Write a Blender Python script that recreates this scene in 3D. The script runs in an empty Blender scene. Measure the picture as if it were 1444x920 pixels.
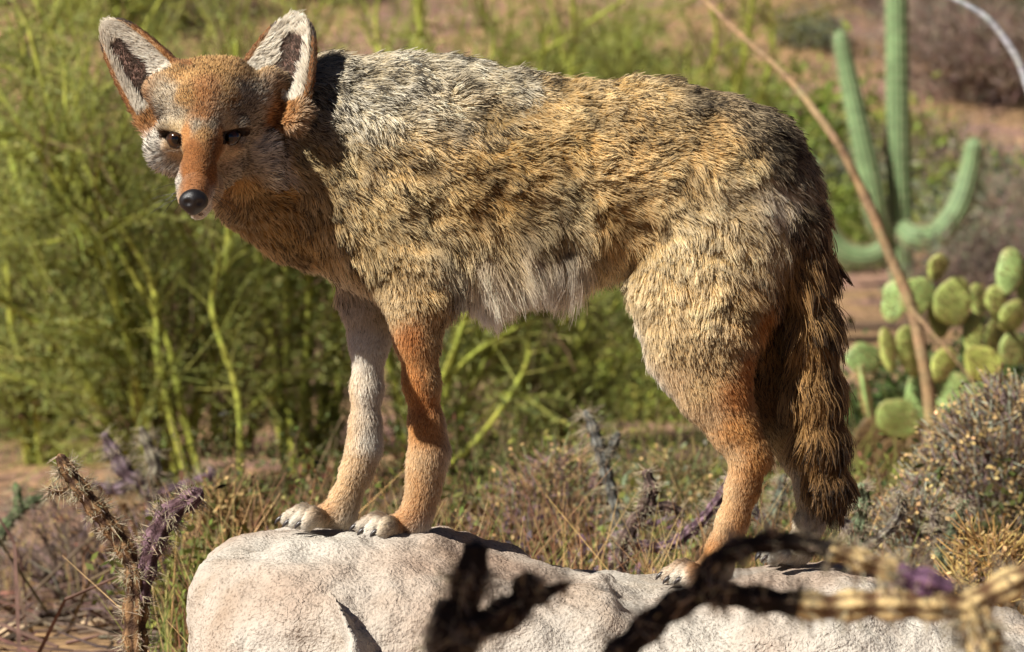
import bpy, math, random
import numpy as np
from mathutils import Vector, kdtree

random.seed(7)
RNG = np.random.default_rng(11)
scene = bpy.context.scene
COL = scene.collection

# ------------------------------------------------------------------ camera
DIST, PITCH, ZC = 7.0, math.radians(3.5), 0.715
CT, ST = math.cos(PITCH), math.sin(PITCH)
CAM = np.array((0.0, -DIST * CT, ZC + DIST * ST))
cam_data = bpy.data.cameras.new('camera')
cam = bpy.data.objects.new('camera', cam_data)
COL.objects.link(cam)
cam.location = CAM
cam.rotation_euler = (math.pi / 2 - PITCH, 0, 0)
cam_data.sensor_width = 36
cam_data.lens = 36 * DIST / 1.444
cam_data.clip_start = 0.1
cam_data.clip_end = 6000
cam_data.dof.use_dof = True
cam_data.dof.focus_distance = DIST - 0.1
cam_data.dof.aperture_fstop = 12
scene.camera = cam

# ------------------------------------------------------------------ light
SUN_AZ, SUN_EL = math.radians(55), math.radians(41)      # azimuth: left of straight behind the camera
TO_SUN = np.array((-math.sin(SUN_AZ) * math.cos(SUN_EL), -math.cos(SUN_AZ) * math.cos(SUN_EL), math.sin(SUN_EL)))
world = bpy.data.worlds.new('World')
scene.world = world
world.use_nodes = True
wn = world.node_tree
bg = wn.nodes['Background']
sky = wn.nodes.new('ShaderNodeTexSky')
sky.sky_type = 'NISHITA'
sky.sun_disc = False
sky.sun_elevation = SUN_EL
sky.altitude = 1200
sky.air_density = 0.25
sky.dust_density = 0.1
sky.sun_rotation = math.atan2(TO_SUN[0], TO_SUN[1])
wn.links.new(sky.outputs[0], bg.inputs[0])
bg.inputs[1].default_value = 0.05
sun_data = bpy.data.lights.new('sun', 'SUN')
sun_data.energy = 5.0
sun_data.angle = math.radians(0.55)
sun_data.color = (1.0, 0.95, 0.87)
sun = bpy.data.objects.new('sun', sun_data)
sun.rotation_euler = Vector(TO_SUN).to_track_quat('Z', 'Y').to_euler()
sun.location = (-4, -6, 8)
COL.objects.link(sun)
scene.view_settings.view_transform = 'Standard'
scene.view_settings.look = 'None'
scene.view_settings.exposure = 0.7
scene.view_settings.gamma = 1
scene.view_settings.use_curve_mapping = False
scene.cycles.use_denoising = True
scene.cycles.max_bounces = 8
scene.cycles.diffuse_bounces = 1
scene.cycles.glossy_bounces = 4
scene.cycles.transmission_bounces = 5
scene.cycles.sample_clamp_indirect = 4.0
scene.render.film_transparent = False

# ------------------------------------------------------------------ helpers
def ray(px, py):
    dx, dy = (px - 722) / 1000.0, (460 - py) / 1000.0
    return np.array((dx, DIST * CT + dy * ST, -DIST * ST + dy * CT))
def P(px, py, y=0.0):
    """the point on the plane y = const that lies along a photograph pixel"""
    d = ray(px, py)
    return CAM + d * ((y - CAM[1]) / d[1])
def S(y):
    """size of one photograph pixel on the plane y, in metres"""
    return 0.001 * (y + DIST) / DIST
def to_px(p):
    v = np.asarray(p) - CAM
    f = v[..., 1] * CT - v[..., 2] * ST
    u = v[..., 1] * ST + v[..., 2] * CT
    return 722 + 1000 * DIST * v[..., 0] / f, 460 - 1000 * DIST * u / f
def lin(r, g, b):
    f = lambda c: (c / 255 / 12.92) if c / 255 <= 0.04045 else ((c / 255 + 0.055) / 1.055) ** 2.4
    return (f(r), f(g), f(b))
def nrm(a):
    a = np.asarray(a, float)
    return a / np.maximum(np.linalg.norm(a, axis=-1, keepdims=True), 1e-9)
def sstep(a, b, x):
    t = np.clip((x - a) / (b - a), 0, 1)
    return t * t * (3 - 2 * t)

def vnoise(p, seed=0):
    """smooth value noise in [-1,1] on an (n,3) array"""
    p = np.asarray(p, float)
    i = np.floor(p).astype(np.int64)
    f = p - i
    f = f * f * (3 - 2 * f)
    out = 0
    for dx in (0, 1):
        for dy in (0, 1):
            for dz in (0, 1):
                h = ((i[:, 0] + dx) * 374761393 + (i[:, 1] + dy) * 668265263 + (i[:, 2] + dz) * 2147483647 + seed * 974634777)
                h = (h ^ (h >> 13)) * 1274126177
                h = (h ^ (h >> 16)) & 0xffff
                w = (f[:, 0] if dx else 1 - f[:, 0]) * (f[:, 1] if dy else 1 - f[:, 1]) * (f[:, 2] if dz else 1 - f[:, 2])
                out = out + w * (h / 32767.5 - 1)
    return out
def fbm(p, oct=4, seed=0):
    a, s, out = 1.0, 1.0, 0
    for o in range(oct):
        out = out + a * vnoise(p * s, seed + o)
        a *= 0.5; s *= 2.03
    return out

def mesh_obj(name, verts, faces, mat=None, parent=None, smooth=True, colors=None, mats=None, face_mat=None):
    me = bpy.data.meshes.new(name)
    verts = np.asarray(verts, np.float32)
    if isinstance(faces, np.ndarray):
        nf, k = faces.shape
        me.vertices.add(len(verts)); me.vertices.foreach_set('co', verts.ravel())
        me.loops.add(nf * k); me.loops.foreach_set('vertex_index', faces.astype(np.int32).ravel())
        me.polygons.add(nf); me.polygons.foreach_set('loop_start', np.arange(0, nf * k, k, dtype=np.int32))
        me.update(calc_edges=True)
    else:
        me.from_pydata(verts.tolist(), [], faces)
        me.update()
    me.polygons.foreach_set('use_smooth', np.full(len(me.polygons), bool(smooth)))
    for m in (mats or ([mat] if mat else [])):
        me.materials.append(m)
    if face_mat is not None:
        me.polygons.foreach_set('material_index', np.asarray(face_mat, np.int32))
    if colors is not None:
        at = me.color_attributes.new('col', 'FLOAT_COLOR', 'POINT')
        c = np.ones((len(verts), 4), np.float32); c[:, :3] = colors
        at.data.foreach_set('color', c.ravel())
    o = bpy.data.objects.new(name, me)
    COL.objects.link(o)
    if parent is not None:
        o.parent = parent
    return o
def tag(o, label=None, cat=None, group=None, kind=None):
    if label: o['label'] = label
    if cat: o['category'] = cat
    if group: o['group'] = group
    if kind: o['kind'] = kind
    return o
def empty(name, loc, label, cat, group=None, rz=0.0):
    o = bpy.data.objects.new(name, None)
    o.empty_display_size = 0.1
    o.location = loc; o.rotation_euler = (0, 0, rz)
    COL.objects.link(o)
    return tag(o, label, cat, group)
def copy_tree(o, parent=None):
    c = o.copy(); COL.objects.link(c)
    if parent is not None: c.parent = parent
    for ch in o.children: copy_tree(ch, c)
    return c

class Geo:
    """collects numpy geometry (quads) with colours for one mesh object"""
    def __init__(self): self.v, self.f, self.c, self.n = [], [], [], 0
    def add(self, v, f, col):
        v = np.asarray(v, float).reshape(-1, 3); f = np.asarray(f).reshape(-1, 4)
        c = np.empty((len(v), 3)); c[:] = col
        self.v.append(v); self.f.append(f + self.n); self.c.append(c); self.n += len(v)
    def sticks(self, A, B, ra, rb, col):
        A = np.asarray(A, float).reshape(-1, 3); B = np.asarray(B, float).reshape(-1, 3); n = len(A)
        if n == 0: return
        d = nrm(B - A)
        h = np.where(np.abs(d[:, 2:3]) > 0.9, (1.0, 0, 0), (0, 0, 1.0))
        u = nrm(np.cross(d, h)); w = np.cross(d, u)
        ra = np.broadcast_to(np.asarray(ra, float), (n,))[:, None]; rb = np.broadcast_to(np.asarray(rb, float), (n,))[:, None]
        V = np.empty((n, 6, 3))
        for k in range(3):
            a = k * 2 * math.pi / 3
            o = u * math.cos(a) + w * math.sin(a)
            V[:, k] = A + o * ra; V[:, 3 + k] = B + o * rb
        q = np.array([[0, 1, 4, 3], [1, 2, 5, 4], [2, 0, 3, 5]])
        F = (np.arange(n) * 6)[:, None, None] + q[None]
        col = np.asarray(col, float)
        if col.ndim == 2: col = np.repeat(col, 6, axis=0)
        self.add(V, F, col)
    def leaves(self, C, d, w, ln, wd, col):
        """flat leaf quads (rhombs): centre, direction, side vector"""
        C = np.asarray(C, float).reshape(-1, 3); n = len(C)
        ln = np.broadcast_to(np.asarray(ln, float), (n,))[:, None]; wd = np.broadcast_to(np.asarray(wd, float), (n,))[:, None]
        V = np.empty((n, 4, 3))
        V[:, 0] = C - d * ln * 0.5; V[:, 1] = C + w * wd * 0.5; V[:, 2] = C + d * ln * 0.5; V[:, 3] = C - w * wd * 0.5
        F = (np.arange(n) * 4)[:, None] + np.arange(4)[None]
        col = np.asarray(col, float)
        if col.ndim == 2: col = np.repeat(col, 4, axis=0)
        self.add(V, F, col)
    def tube(self, pts, rad, col, seg=8, mod=None, cap=True):
        """smooth tube along a polyline; mod(s, theta) multiplies the radius"""
        pts = np.asarray(pts, float); rad = np.broadcast_to(np.asarray(rad, float), (len(pts),))
        n = len(pts)
        T = nrm(np.gradient(pts, axis=0))
        u = np.cross(T[0], (0.3, 0.2, 1.0)); u = u / np.linalg.norm(u)
        s = np.r_[0, np.cumsum(np.linalg.norm(np.diff(pts, axis=0), axis=1))]
        th = np.arange(seg) * 2 * math.pi / seg
        V = np.empty((n, seg, 3)); Cc = np.empty((n, seg, 3)); Cc[:] = np.asarray(col, float)[..., :] if np.ndim(col) == 1 else np.asarray(col, float)[:, None, :]
        for i in range(n):
            u = u - T[i] * np.dot(u, T[i]); u /= np.linalg.norm(u)
            w = np.cross(T[i], u)
            r = rad[i] * (np.ones(seg) if mod is None else mod(s[i], th))
            V[i] = pts[i] + (np.cos(th) * r)[:, None] * u + (np.sin(th) * r)[:, None] * w
        i = np.arange(n - 1)[:, None]; j = np.arange(seg)[None]
        F = np.stack([i * seg + j, i * seg + (j + 1) % seg, (i + 1) * seg + (j + 1) % seg, (i + 1) * seg + j], -1).reshape(-1, 4)
        V = V.reshape(-1, 3); Cc = Cc.reshape(-1, 3)
        if cap:
            b0 = len(V)
            V = np.vstack([V, pts[0] - T[0] * rad[0] * 0.25, pts[-1] + T[-1] * rad[-1] * 0.45]); Cc = np.vstack([Cc, Cc[:1], Cc[-1:]])
            jj = np.arange(seg)
            F = np.vstack([F, np.stack([(jj + 1) % seg, jj, np.full(seg, b0), np.full(seg, b0)], -1),
                           np.stack([(n - 1) * seg + jj, (n - 1) * seg + (jj + 1) % seg, np.full(seg, b0 + 1), np.full(seg, b0 + 1)], -1)])
        self.add(V, F, Cc)
        return s
    def build(self, name, mat, parent=None, smooth=True, origin=None):
        v = np.vstack(self.v); f = np.vstack(self.f); c = np.vstack(self.c)
        if origin is not None: v = v - np.asarray(origin)
        deg = f[:, 2] == f[:, 3]
        if deg.any():
            faces = [tuple(q) for q in f[~deg].tolist()] + [tuple(q[:3]) for q in f[deg].tolist()]
            return mesh_obj(name, v, faces, mat, parent, smooth, c)
        return mesh_obj(name, v, f, mat, parent, smooth, c)

def spline(pts, n):
    """Catmull-Rom through the points (any number of columns), n samples"""
    p = np.asarray(pts, float)
    if len(p) < 3:
        t = np.linspace(0, 1, n)[:, None]
        return p[0] * (1 - t) + p[-1] * t
    q = np.vstack([2 * p[0] - p[1], p, 2 * p[-1] - p[-2]])
    out = []
    for t in np.linspace(0, len(p) - 1 - 1e-6, n):
        i = int(t); f = t - i
        a, b, c, d = q[i], q[i + 1], q[i + 2], q[i + 3]
        out.append(0.5 * (2 * b + (c - a) * f + (2 * a - 5 * b + 4 * c - d) * f * f + (3 * b - a - 3 * c + d) * f ** 3))
    return np.array(out)

# ------------------------------------------------------------------ materials
def new_mat(name):
    m = bpy.data.materials.new(name); m.use_nodes = True
    nt = m.node_tree
    return m, nt, nt.nodes['Principled BSDF']
def N(nt, kind, **kw):
    n = nt.nodes.new(kind)
    for k, v in kw.items():
        if k in n.inputs: n.inputs[k].default_value = v
        else: setattr(n, k, v)
    return n
def vcol_mat(name, rough=0.8, var=0.25, scale=30, bump=0.0, bscale=200, spec=0.3, translucent=0.0, coat=0.0):
    """vertex colour times a little noise, with optional fine bump"""
    m, nt, b = new_mat(name)
    a = N(nt, 'ShaderNodeVertexColor', layer_name='col')
    tc = N(nt, 'ShaderNodeTexCoord')
    no = N(nt, 'ShaderNodeTexNoise', Scale=scale, Detail=4.0)
    nt.links.new(tc.outputs['Object'], no.inputs['Vector'])
    mr = N(nt, 'ShaderNodeMapRange'); mr.inputs['From Min'].default_value = 0.3; mr.inputs['From Max'].default_value = 0.7
    mr.inputs['To Min'].default_value = 1 - var; mr.inputs['To Max'].default_value = 1 + var
    nt.links.new(no.outputs[0], mr.inputs[0])
    mul = N(nt, 'ShaderNodeVectorMath', operation='SCALE')
    nt.links.new(a.outputs[0], mul.inputs[0]); nt.links.new(mr.outputs[0], mul.inputs['Scale'])
    nt.links.new(mul.outputs[0], b.inputs['Base Color'])
    b.inputs['Roughness'].default_value = rough
    b.inputs['Specular IOR Level'].default_value = spec
    if bump:
        n2 = N(nt, 'ShaderNodeTexNoise', Scale=bscale, Detail=5.0)
        nt.links.new(tc.outputs['Object'], n2.inputs['Vector'])
        bp = N(nt, 'ShaderNodeBump', Strength=bump, Distance=0.01)
        nt.links.new(n2.outputs[0], bp.inputs['Height']); nt.links.new(bp.outputs[0], b.inputs['Normal'])
    if translucent:
        tr = N(nt, 'ShaderNodeBsdfTranslucent'); mx = N(nt, 'ShaderNodeMixShader', Fac=translucent)
        nt.links.new(mul.outputs[0], tr.inputs[0]); nt.links.new(b.outputs[0], mx.inputs[1]); nt.links.new(tr.outputs[0], mx.inputs[2])
        nt.links.new(mx.outputs[0], nt.nodes['Material Output'].inputs[0])
    return m
FUR, FURMIX = 1.0, 0.7
# ------------------------------------------------------------------ ground and hill
def ground_z(x, y):
    x = np.asarray(x, float); y = np.asarray(y, float)
    z = -0.55 * sstep(0.8, 9, y) - 0.45 * sstep(10, 34, y)
    hill = np.clip(y - 42, 0, 400)
    z = z + 0.16 * hill * sstep(0, 14, hill) + 0.35 * np.clip(y - 75, 0, 260)
    p = np.stack([x, y, 0 * x], -1).reshape(-1, 3)
    n = fbm(p * 0.9, 3, 3).reshape(x.shape) * 0.035 * sstep(1.2, 4, np.hypot(x, y)) + fbm(p * 0.06, 3, 8).reshape(x.shape) * 1.3 * sstep(45, 70, y)
    far = fbm(p * 0.011, 3, 5).reshape(x.shape) * 14 * sstep(90, 300, np.hypot(x, y))
    return z + n + far
def ground_at(px, py):
    d = ray(px, py); t = 1.05
    for _ in range(4000):
        p = CAM + d * t
        if p[2] <= ground_z(p[0:1], p[1:2])[0]: break
        t += 0.004 + 0.002 * t
    return p
def graded(n, near, far):
    t = np.linspace(-1, 1, n)
    k = math.log(far / near)
    return np.sign(t) * near * (np.exp(np.abs(t) * k) - 1)
gx = graded(281, 0.9, 1600); gy = graded(321, 0.9, 1600)
GX, GY = np.meshgrid(gx, gy, indexing='ij')
GZ = ground_z(GX, GY)
gi = np.arange(len(gx) - 1)[:, None] * len(gy) + np.arange(len(gy) - 1)[None]
gf = np.stack([gi, gi + len(gy), gi + len(gy) + 1, gi + 1], -1).reshape(-1, 4)
m_ground, nt, b = new_mat('desert_dirt')
tc = N(nt, 'ShaderNodeTexCoord')
def noise_ramp(nt, tc, scale, stops, detail=6.0, kind='ShaderNodeTexNoise'):
    n = N(nt, kind, Scale=scale)
    if 'Detail' in n.inputs: n.inputs['Detail'].default_value = detail
    nt.links.new(tc.outputs['Object'], n.inputs['Vector'])
    r = N(nt, 'ShaderNodeValToRGB')
    while len(r.color_ramp.elements) < len(stops): r.color_ramp.elements.new(0.5)
    for e, (p, c) in zip(r.color_ramp.elements, stops):
        e.position = p; e.color = (*c, 1)
    nt.links.new(n.outputs[0], r.inputs[0])
    return n, r
n1, r1 = noise_ramp(nt, tc, 0.55, [(0.32, lin(116, 98, 84)), (0.45, lin(168, 140, 104)), (0.55, lin(150, 120, 112)), (0.68, lin(186, 158, 120))], 8)
n2, r2 = noise_ramp(nt, tc, 14, [(0.30, (0.28, 0.24, 0.22)), (0.5, (0.9, 0.86, 0.82)), (0.72, (1.35, 1.22, 1.1))], 8)
mx = N(nt, 'ShaderNodeMix', data_type='RGBA', blend_type='MULTIPLY'); mx.inputs[0].default_value = 1
nt.links.new(r1.outputs[0], mx.inputs[6]); nt.links.new(r2.outputs[0], mx.inputs[7])
nt.links.new(mx.outputs[2], b.inputs['Base Color'])
b.inputs['Roughness'].default_value = 0.95; b.inputs['Specular IOR Level'].default_value = 0.1
bp = N(nt, 'ShaderNodeBump', Strength=0.9, Distance=0.05)
nt.links.new(n2.outputs[0], bp.inputs['Height']); nt.links.new(bp.outputs[0], b.inputs['Normal'])
ground = mesh_obj('ground', np.stack([GX, GY, GZ], -1).reshape(-1, 3), gf, m_ground)
tag(ground, kind='structure')

# ------------------------------------------------------------------ boulder
def rock_ctrl():
    pts = []
    for px, py, y in [(560, 758, -.085), (455, 746, .055), (985, 826, -.085), (1110, 797, .085)]:      # under the four paws
        for ox, oy in ((0, 0), (-35, 0), (35, 0)): pts.append((*P(px + ox, py, y),))
    for px, py in [(300, 775), (345, 742), (420, 724), (520, 726), (600, 742), (700, 766), (790, 792), (850, 807), (915, 834), (960, 832), (1000, 818), (1060, 800), (1150, 790), (1250, 800), (1330, 836), (1400, 880), (1470, 930)]:
        pts.append((*P(px, py, .24),))
    for px, py in [(330, 775), (420, 765), (560, 768), (700, 785), (800, 812), (900, 838), (960, 838), (1080, 822), (1200, 815), (1300, 835), (1400, 880)]:
        pts.append((*P(px, py, -.16),))
    return np.array(pts)
RC = rock_ctrl()
def rock_top(x, y):
    x = np.asarray(x, float); y = np.asarray(y, float)
    d2 = (x[..., None] - RC[:, 0]) ** 2 + (0.8 * (y[..., None] - RC[:, 1])) ** 2
    w = 1 / (d2 + 0.022 ** 2) ** 1.6
    return (w * RC[:, 2]).sum(-1) / w.sum(-1)
NU, NV = 420, 300
X0, X1 = P(272, 800)[0], P(1470, 880)[0]
uu = np.linspace(0, 1, NU); vv = np.arange(NV) / NV * 2 * math.pi
U, VV = np.meshgrid(uu, vv, indexing='ij')
cu = 1 - 2 * U
endr = np.clip(1 - np.abs(cu) ** 5, 0, 1) ** 0.5                       # rounds the two ends off
XX = X0 + (X1 - X0) * (0.5 - 0.5 * np.sign(cu) * np.abs(np.sin(cu * math.pi / 2)) ** 0.9)
sup = lambda c, e: np.sign(c) * np.abs(c) ** e
YY = 0.03 + (-0.37 * endr) * sup(np.cos(VV), 0.62) * (1 + 0.0 * U)
top = rock_top(XX, np.clip(YY, -.2, .26))
mid = 0.19
sv = sup(np.sin(VV), 0.50)
ZZ = np.where(sv > 0, mid + (top - mid) * sv * (0.35 + 0.65 * endr), mid + (mid + 0.10) * sv)
RV = np.stack([XX, YY, ZZ], -1).reshape(-1, 3)
ri = np.arange(NU - 1)[:, None]; rj = np.arange(NV)[None]
RF = np.stack([ri * NV + rj, ri * NV + (rj + 1) % NV, (ri + 1) * NV + (rj + 1) % NV, (ri + 1) * NV + rj], -1).reshape(-1, 4)
def vert_normals(V, F):
    n = np.zeros_like(V)
    a, b_, c, d = (V[F[:, i]] for i in range(4))
    fn = np.cross(c - a, d - b_)
    for i in range(4): np.add.at(n, F[:, i], fn)
    return nrm(n)
RN = vert_normals(RV, RF)
flat = np.clip(RN[:, 2], 0, 1) ** 3                                     # gentler where the paws stand
disp = fbm(RV * 7, 3, 21) * 0.014 * (1 - 0.85 * flat) + fbm(RV * 26, 3, 31) * 0.0045 * (1 - 0.6 * flat) + fbm(RV * 75, 2, 41) * 0.0018
rpx, rpy = to_px(RV)
front = RV[:, 1] < -0.1
def groove(px0, py0, px1, py1, w0, w1, depth):
    """a weathered hollow between two points of the rock face"""
    a = P(px0, py0, -.33); c = P(px1, py1, -.33); ab = (c - a)[[0, 2]]
    wob = fbm(RV * 16, 3, 91) * .012; t = np.clip(((RV[:, 0] - a[0]) * ab[0] + (RV[:, 2] - a[2]) * ab[1]) / (ab @ ab), 0, 1)
    dd = np.hypot(RV[:, 0] - a[0] - t * ab[0] + wob, RV[:, 2] - a[2] - t * ab[1])
    w = (w0 + (w1 - w0) * t) * (1 + .45 * fbm(RV * 30, 3, 77))
    return -depth * np.exp(-(dd / w) ** 2 * 1.5) * front * (0.3 + 0.7 * t)
disp += groove(470, 856, 508, 945, .006, .026, .10)
disp += groove(880, 835, 850, 872, .02, .03, .02)
disp += groove(690, 900, 900, 915, .02, .06, -.012)
RV = RV + RN * disp[:, None]
m_rock, nt, b = new_mat('weathered_rock')
tc = N(nt, 'ShaderNodeTexCoord')
n1, r1 = noise_ramp(nt, tc, 3.2, [(0.30, lin(162, 140, 122)), (0.42, lin(180, 164, 148)), (0.54, lin(188, 180, 168)), (0.68, lin(206, 199, 186))], 8)
n2, r2 = noise_ramp(nt, tc, 210, [(0.32, (0.55, 0.52, 0.49)), (0.45, (0.95, 0.95, 0.95)), (0.7, (1.1, 1.08, 1.06))], 10)
n3, r3 = noise_ramp(nt, tc, 9, [(0.36, (0.80, 0.74, 0.68)), (0.5, (1, 1, 1)), (1.0, (1, 1, 1))], 6)
mx = N(nt, 'ShaderNodeMix', data_type='RGBA', blend_type='MULTIPLY'); mx.inputs[0].default_value = 1
mx2 = N(nt, 'ShaderNodeMix', data_type='RGBA', blend_type='MULTIPLY'); mx2.inputs[0].default_value = 0.8
nt.links.new(r1.outputs[0], mx.inputs[6]); nt.links.new(r2.outputs[0], mx.inputs[7])
nt.links.new(mx.outputs[2], mx2.inputs[6]); nt.links.new(r3.outputs[0], mx2.inputs[7])
nt.links.new(mx2.outputs[2], b.inputs['Base Color'])
b.inputs['Roughness'].default_value = 0.9; b.inputs['Specular IOR Level'].default_value = 0.2
vo = N(nt, 'ShaderNodeTexVoronoi', feature='DISTANCE_TO_EDGE', Scale=62.0)
nw = N(nt, 'ShaderNodeTexNoise', Scale=22.0, Detail=4.0)
va = N(nt, 'ShaderNodeVectorMath', operation='MULTIPLY_ADD'); va.inputs[1].default_value = (.045, .045, .045)
nt.links.new(tc.outputs['Object'], nw.inputs['Vector']); nt.links.new(nw.outputs[1], va.inputs[0]); nt.links.new(tc.outputs['Object'], va.inputs[2])
nt.links.new(va.outputs[0], vo.inputs['Vector'])
cr = N(nt, 'ShaderNodeMapRange'); cr.inputs['From Max'].default_value = 0.09
nt.links.new(vo.outputs[0], cr.inputs[0])
gate = N(nt, 'ShaderNodeTexNoise', Scale=13.0, Detail=3.0)
nt.links.new(tc.outputs['Object'], gate.inputs['Vector'])
gm = N(nt, 'ShaderNodeMapRange'); gm.inputs['From Min'].default_value = .36; gm.inputs['From Max'].default_value = .54
nt.links.new(gate.outputs[0], gm.inputs[0])
crg = N(nt, 'ShaderNodeMath', operation='MAXIMUM'); nt.links.new(cr.outputs[0], crg.inputs[0]); nt.links.new(gm.outputs[0], crg.inputs[1])
bp1 = N(nt, 'ShaderNodeBump', Strength=0.5, Distance=0.004); nt.links.new(crg.outputs[0], bp1.inputs['Height'])
bp2 = N(nt, 'ShaderNodeBump', Strength=1.0, Distance=0.0045); nt.links.new(n2.outputs[0], bp2.inputs['Height'])
nt.links.new(bp1.outputs[0], bp2.inputs['Normal'])
nt.links.new(bp2.outputs[0], b.inputs['Normal'])
# close both ends with a fan
c0, c1 = len(RV), len(RV) + 1
ends = np.vstack([RV[:NV].mean(0), RV[-NV:].mean(0)])
faces = [tuple(q) for q in RF.tolist()] + [((j + 1) % NV, j, c0) for j in range(NV)] + [((NU - 1) * NV + j, (NU - 1) * NV + (j + 1) % NV, c1) for j in range(NV)]
rock = mesh_obj('boulder', np.vstack([RV, ends]), faces, m_rock)
tag(rock, 'long pale pinkish grey weathered boulder that the coyote stands on', 'boulder')
# ------------------------------------------------------------------ the coyote: one implicit surface, then fur
def surface_nets(f, org, h):
    nx, ny, nz = f.shape
    s = f < 0
    c = np.zeros((nx - 1, ny - 1, nz - 1), np.int8)
    for i in (0, 1):
        for j in (0, 1):
            for k in (0, 1):
                c += s[i:nx - 1 + i, j:ny - 1 + j, k:nz - 1 + k]
    act = (c > 0) & (c < 8)
    ids = np.argwhere(act)
    idx = np.full(act.shape, -1, np.int32); idx[act] = np.arange(len(ids))
    cor = np.array([(i, j, k) for i in (0, 1) for j in (0, 1) for k in (0, 1)])
    vals = np.stack([f[ids[:, 0] + a, ids[:, 1] + b_, ids[:, 2] + d] for a, b_, d in cor], 1)
    pos = np.zeros((len(ids), 3)); cnt = np.zeros(len(ids))
    for a in range(8):
        for b_ in range(a + 1, 8):
            if np.abs(cor[a] - cor[b_]).sum() != 1: continue
            fa, fb = vals[:, a], vals[:, b_]
            m = (fa < 0) != (fb < 0)
            t = np.where(m, fa / np.where(m, fa - fb, 1), 0)
            pos += np.where(m[:, None], cor[a] + (cor[b_] - cor[a]) * t[:, None], 0); cnt += m
    V = org + (ids + pos / cnt[:, None]) * h
    F = []
    for ax in range(3):
        o1, o2 = (ax + 1) % 3, (ax + 2) % 3
        sl = [slice(None)] * 3; sl2 = [slice(None)] * 3
        sl[ax] = slice(0, -1); sl2[ax] = slice(1, None)
        e = s[tuple(sl)] != s[tuple(sl2)]
        q = np.argwhere(e)
        q = q[(q[:, o1] > 0) & (q[:, o2] > 0) & (q[:, o1] < f.shape[o1] - 1) & (q[:, o2] < f.shape[o2] - 1)]
        d1 = np.zeros(3, int); d1[o1] = 1; d2 = np.zeros(3, int); d2[o2] = 1
        g = lambda w: idx[w[:, 0], w[:, 1], w[:, 2]]
        quad = np.stack([g(q - d1 - d2), g(q - d2), g(q), g(q - d1)], -1)
        flip = ~s[q[:, 0], q[:, 1], q[:, 2]]
        quad[flip] = quad[flip][:, ::-1]
        F.append(quad)
    return V, np.vstack(F)

class Field:
    def __init__(self, lo, hi, h):
        self.h = h; self.lo = np.asarray(lo, float)
        self.n = np.ceil((np.asarray(hi) - self.lo) / h).astype(int) + 1
        self.f = np.full(self.n, 1.0, np.float32)
        self.ax = [(self.lo[i] + h * np.arange(self.n[i])).astype(np.float32) for i in range(3)]
    def win(self, lo, hi):
        a = np.clip(np.floor((np.asarray(lo) - self.lo) / self.h).astype(int), 0, self.n)
        b_ = np.clip(np.ceil((np.asarray(hi) - self.lo) / self.h).astype(int) + 1, 0, self.n)
        sl = tuple(slice(i, j) for i, j in zip(a, b_))
        g = np.meshgrid(*[self.ax[i][sl[i]] for i in range(3)], indexing='ij', sparse=True)
        return sl, g
    def blend(self, sl, d, k):
        a = self.f[sl]
        h = np.maximum(k - np.abs(a - d), 0) / k
        self.f[sl] = np.minimum(a, d) - h * h * k * 0.25
    def carve(self, sl, d, k=0.004):
        a = self.f[sl]; d = -d
        h = np.maximum(k - np.abs(a - d), 0) / k
        self.f[sl] = np.maximum(a, d) + h * h * k * 0.25
    def cone(self, a, ra, b_, rb, s=1.0, k=0.02):
        m = max(ra, rb) + k + 0.015
        sl, (x, y, z) = self.win(np.minimum(a, b_) - m, np.maximum(a, b_) + m)
        ab = b_ - a; L = max(ab @ ab, 1e-12)
        t = np.clip(((x - a[0]) * ab[0] + (y - a[1]) * ab[1] + (z - a[2]) * ab[2]) / L, 0, 1)
        d = np.sqrt((x - a[0] - t * ab[0]) ** 2 + ((y - a[1] - t * ab[1]) / s) ** 2 + (z - a[2] - t * ab[2]) ** 2) - (ra + (rb - ra) * t)
        self.blend(sl, d, k)
    def chain(self, rows, s=1.0, k=0.02):
        """rows of photograph px, py, depth y, radius in px (and optional flattening)"""
        r = [(P(q[0], q[1], q[2]), q[3] * S(q[2]), q[4] if len(q) > 4 else s) for q in rows]
        for (a, ra, sa), (b_, rb, sb) in zip(r[:-1], r[1:]) if len(r) > 1 else [(r[0], r[0])]:
            self.cone(a, ra, b_, rb, (sa + sb) / 2, k)

H = 0.0031
lo = P(120, 860, 0); hi = P(1230, 0, 0)
FD = Field((lo[0] - .03, -.47, lo[2] - .02), (hi[0] + .02, .17, hi[2] + .03), H)
# trunk
FD.chain([(462, 214, 0, 112), (560, 232, 0, 128), (650, 250, 0, 132), (750, 258, 0, 122), (850, 254, 0, 113), (940, 252, 0, 112), (1026, 272, 0, 106), (1052, 300, 0, 86)], .68, .06)
FD.chain([(470, 292, -.005, 72), (545, 318, 0, 76), (640, 330, 0, 70)], .8, .05)
# neck bending towards the camera
FD.chain([(478, 222, 0, 108), (425, 226, .0, 102, .68), (378, 216, -.012, 86, .72), (338, 195, -.05, 64, .85)], .72, .05)
FD.chain([(440, 308, .0, 52), (355, 268, -.03, 38)], .78, .04)
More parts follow.
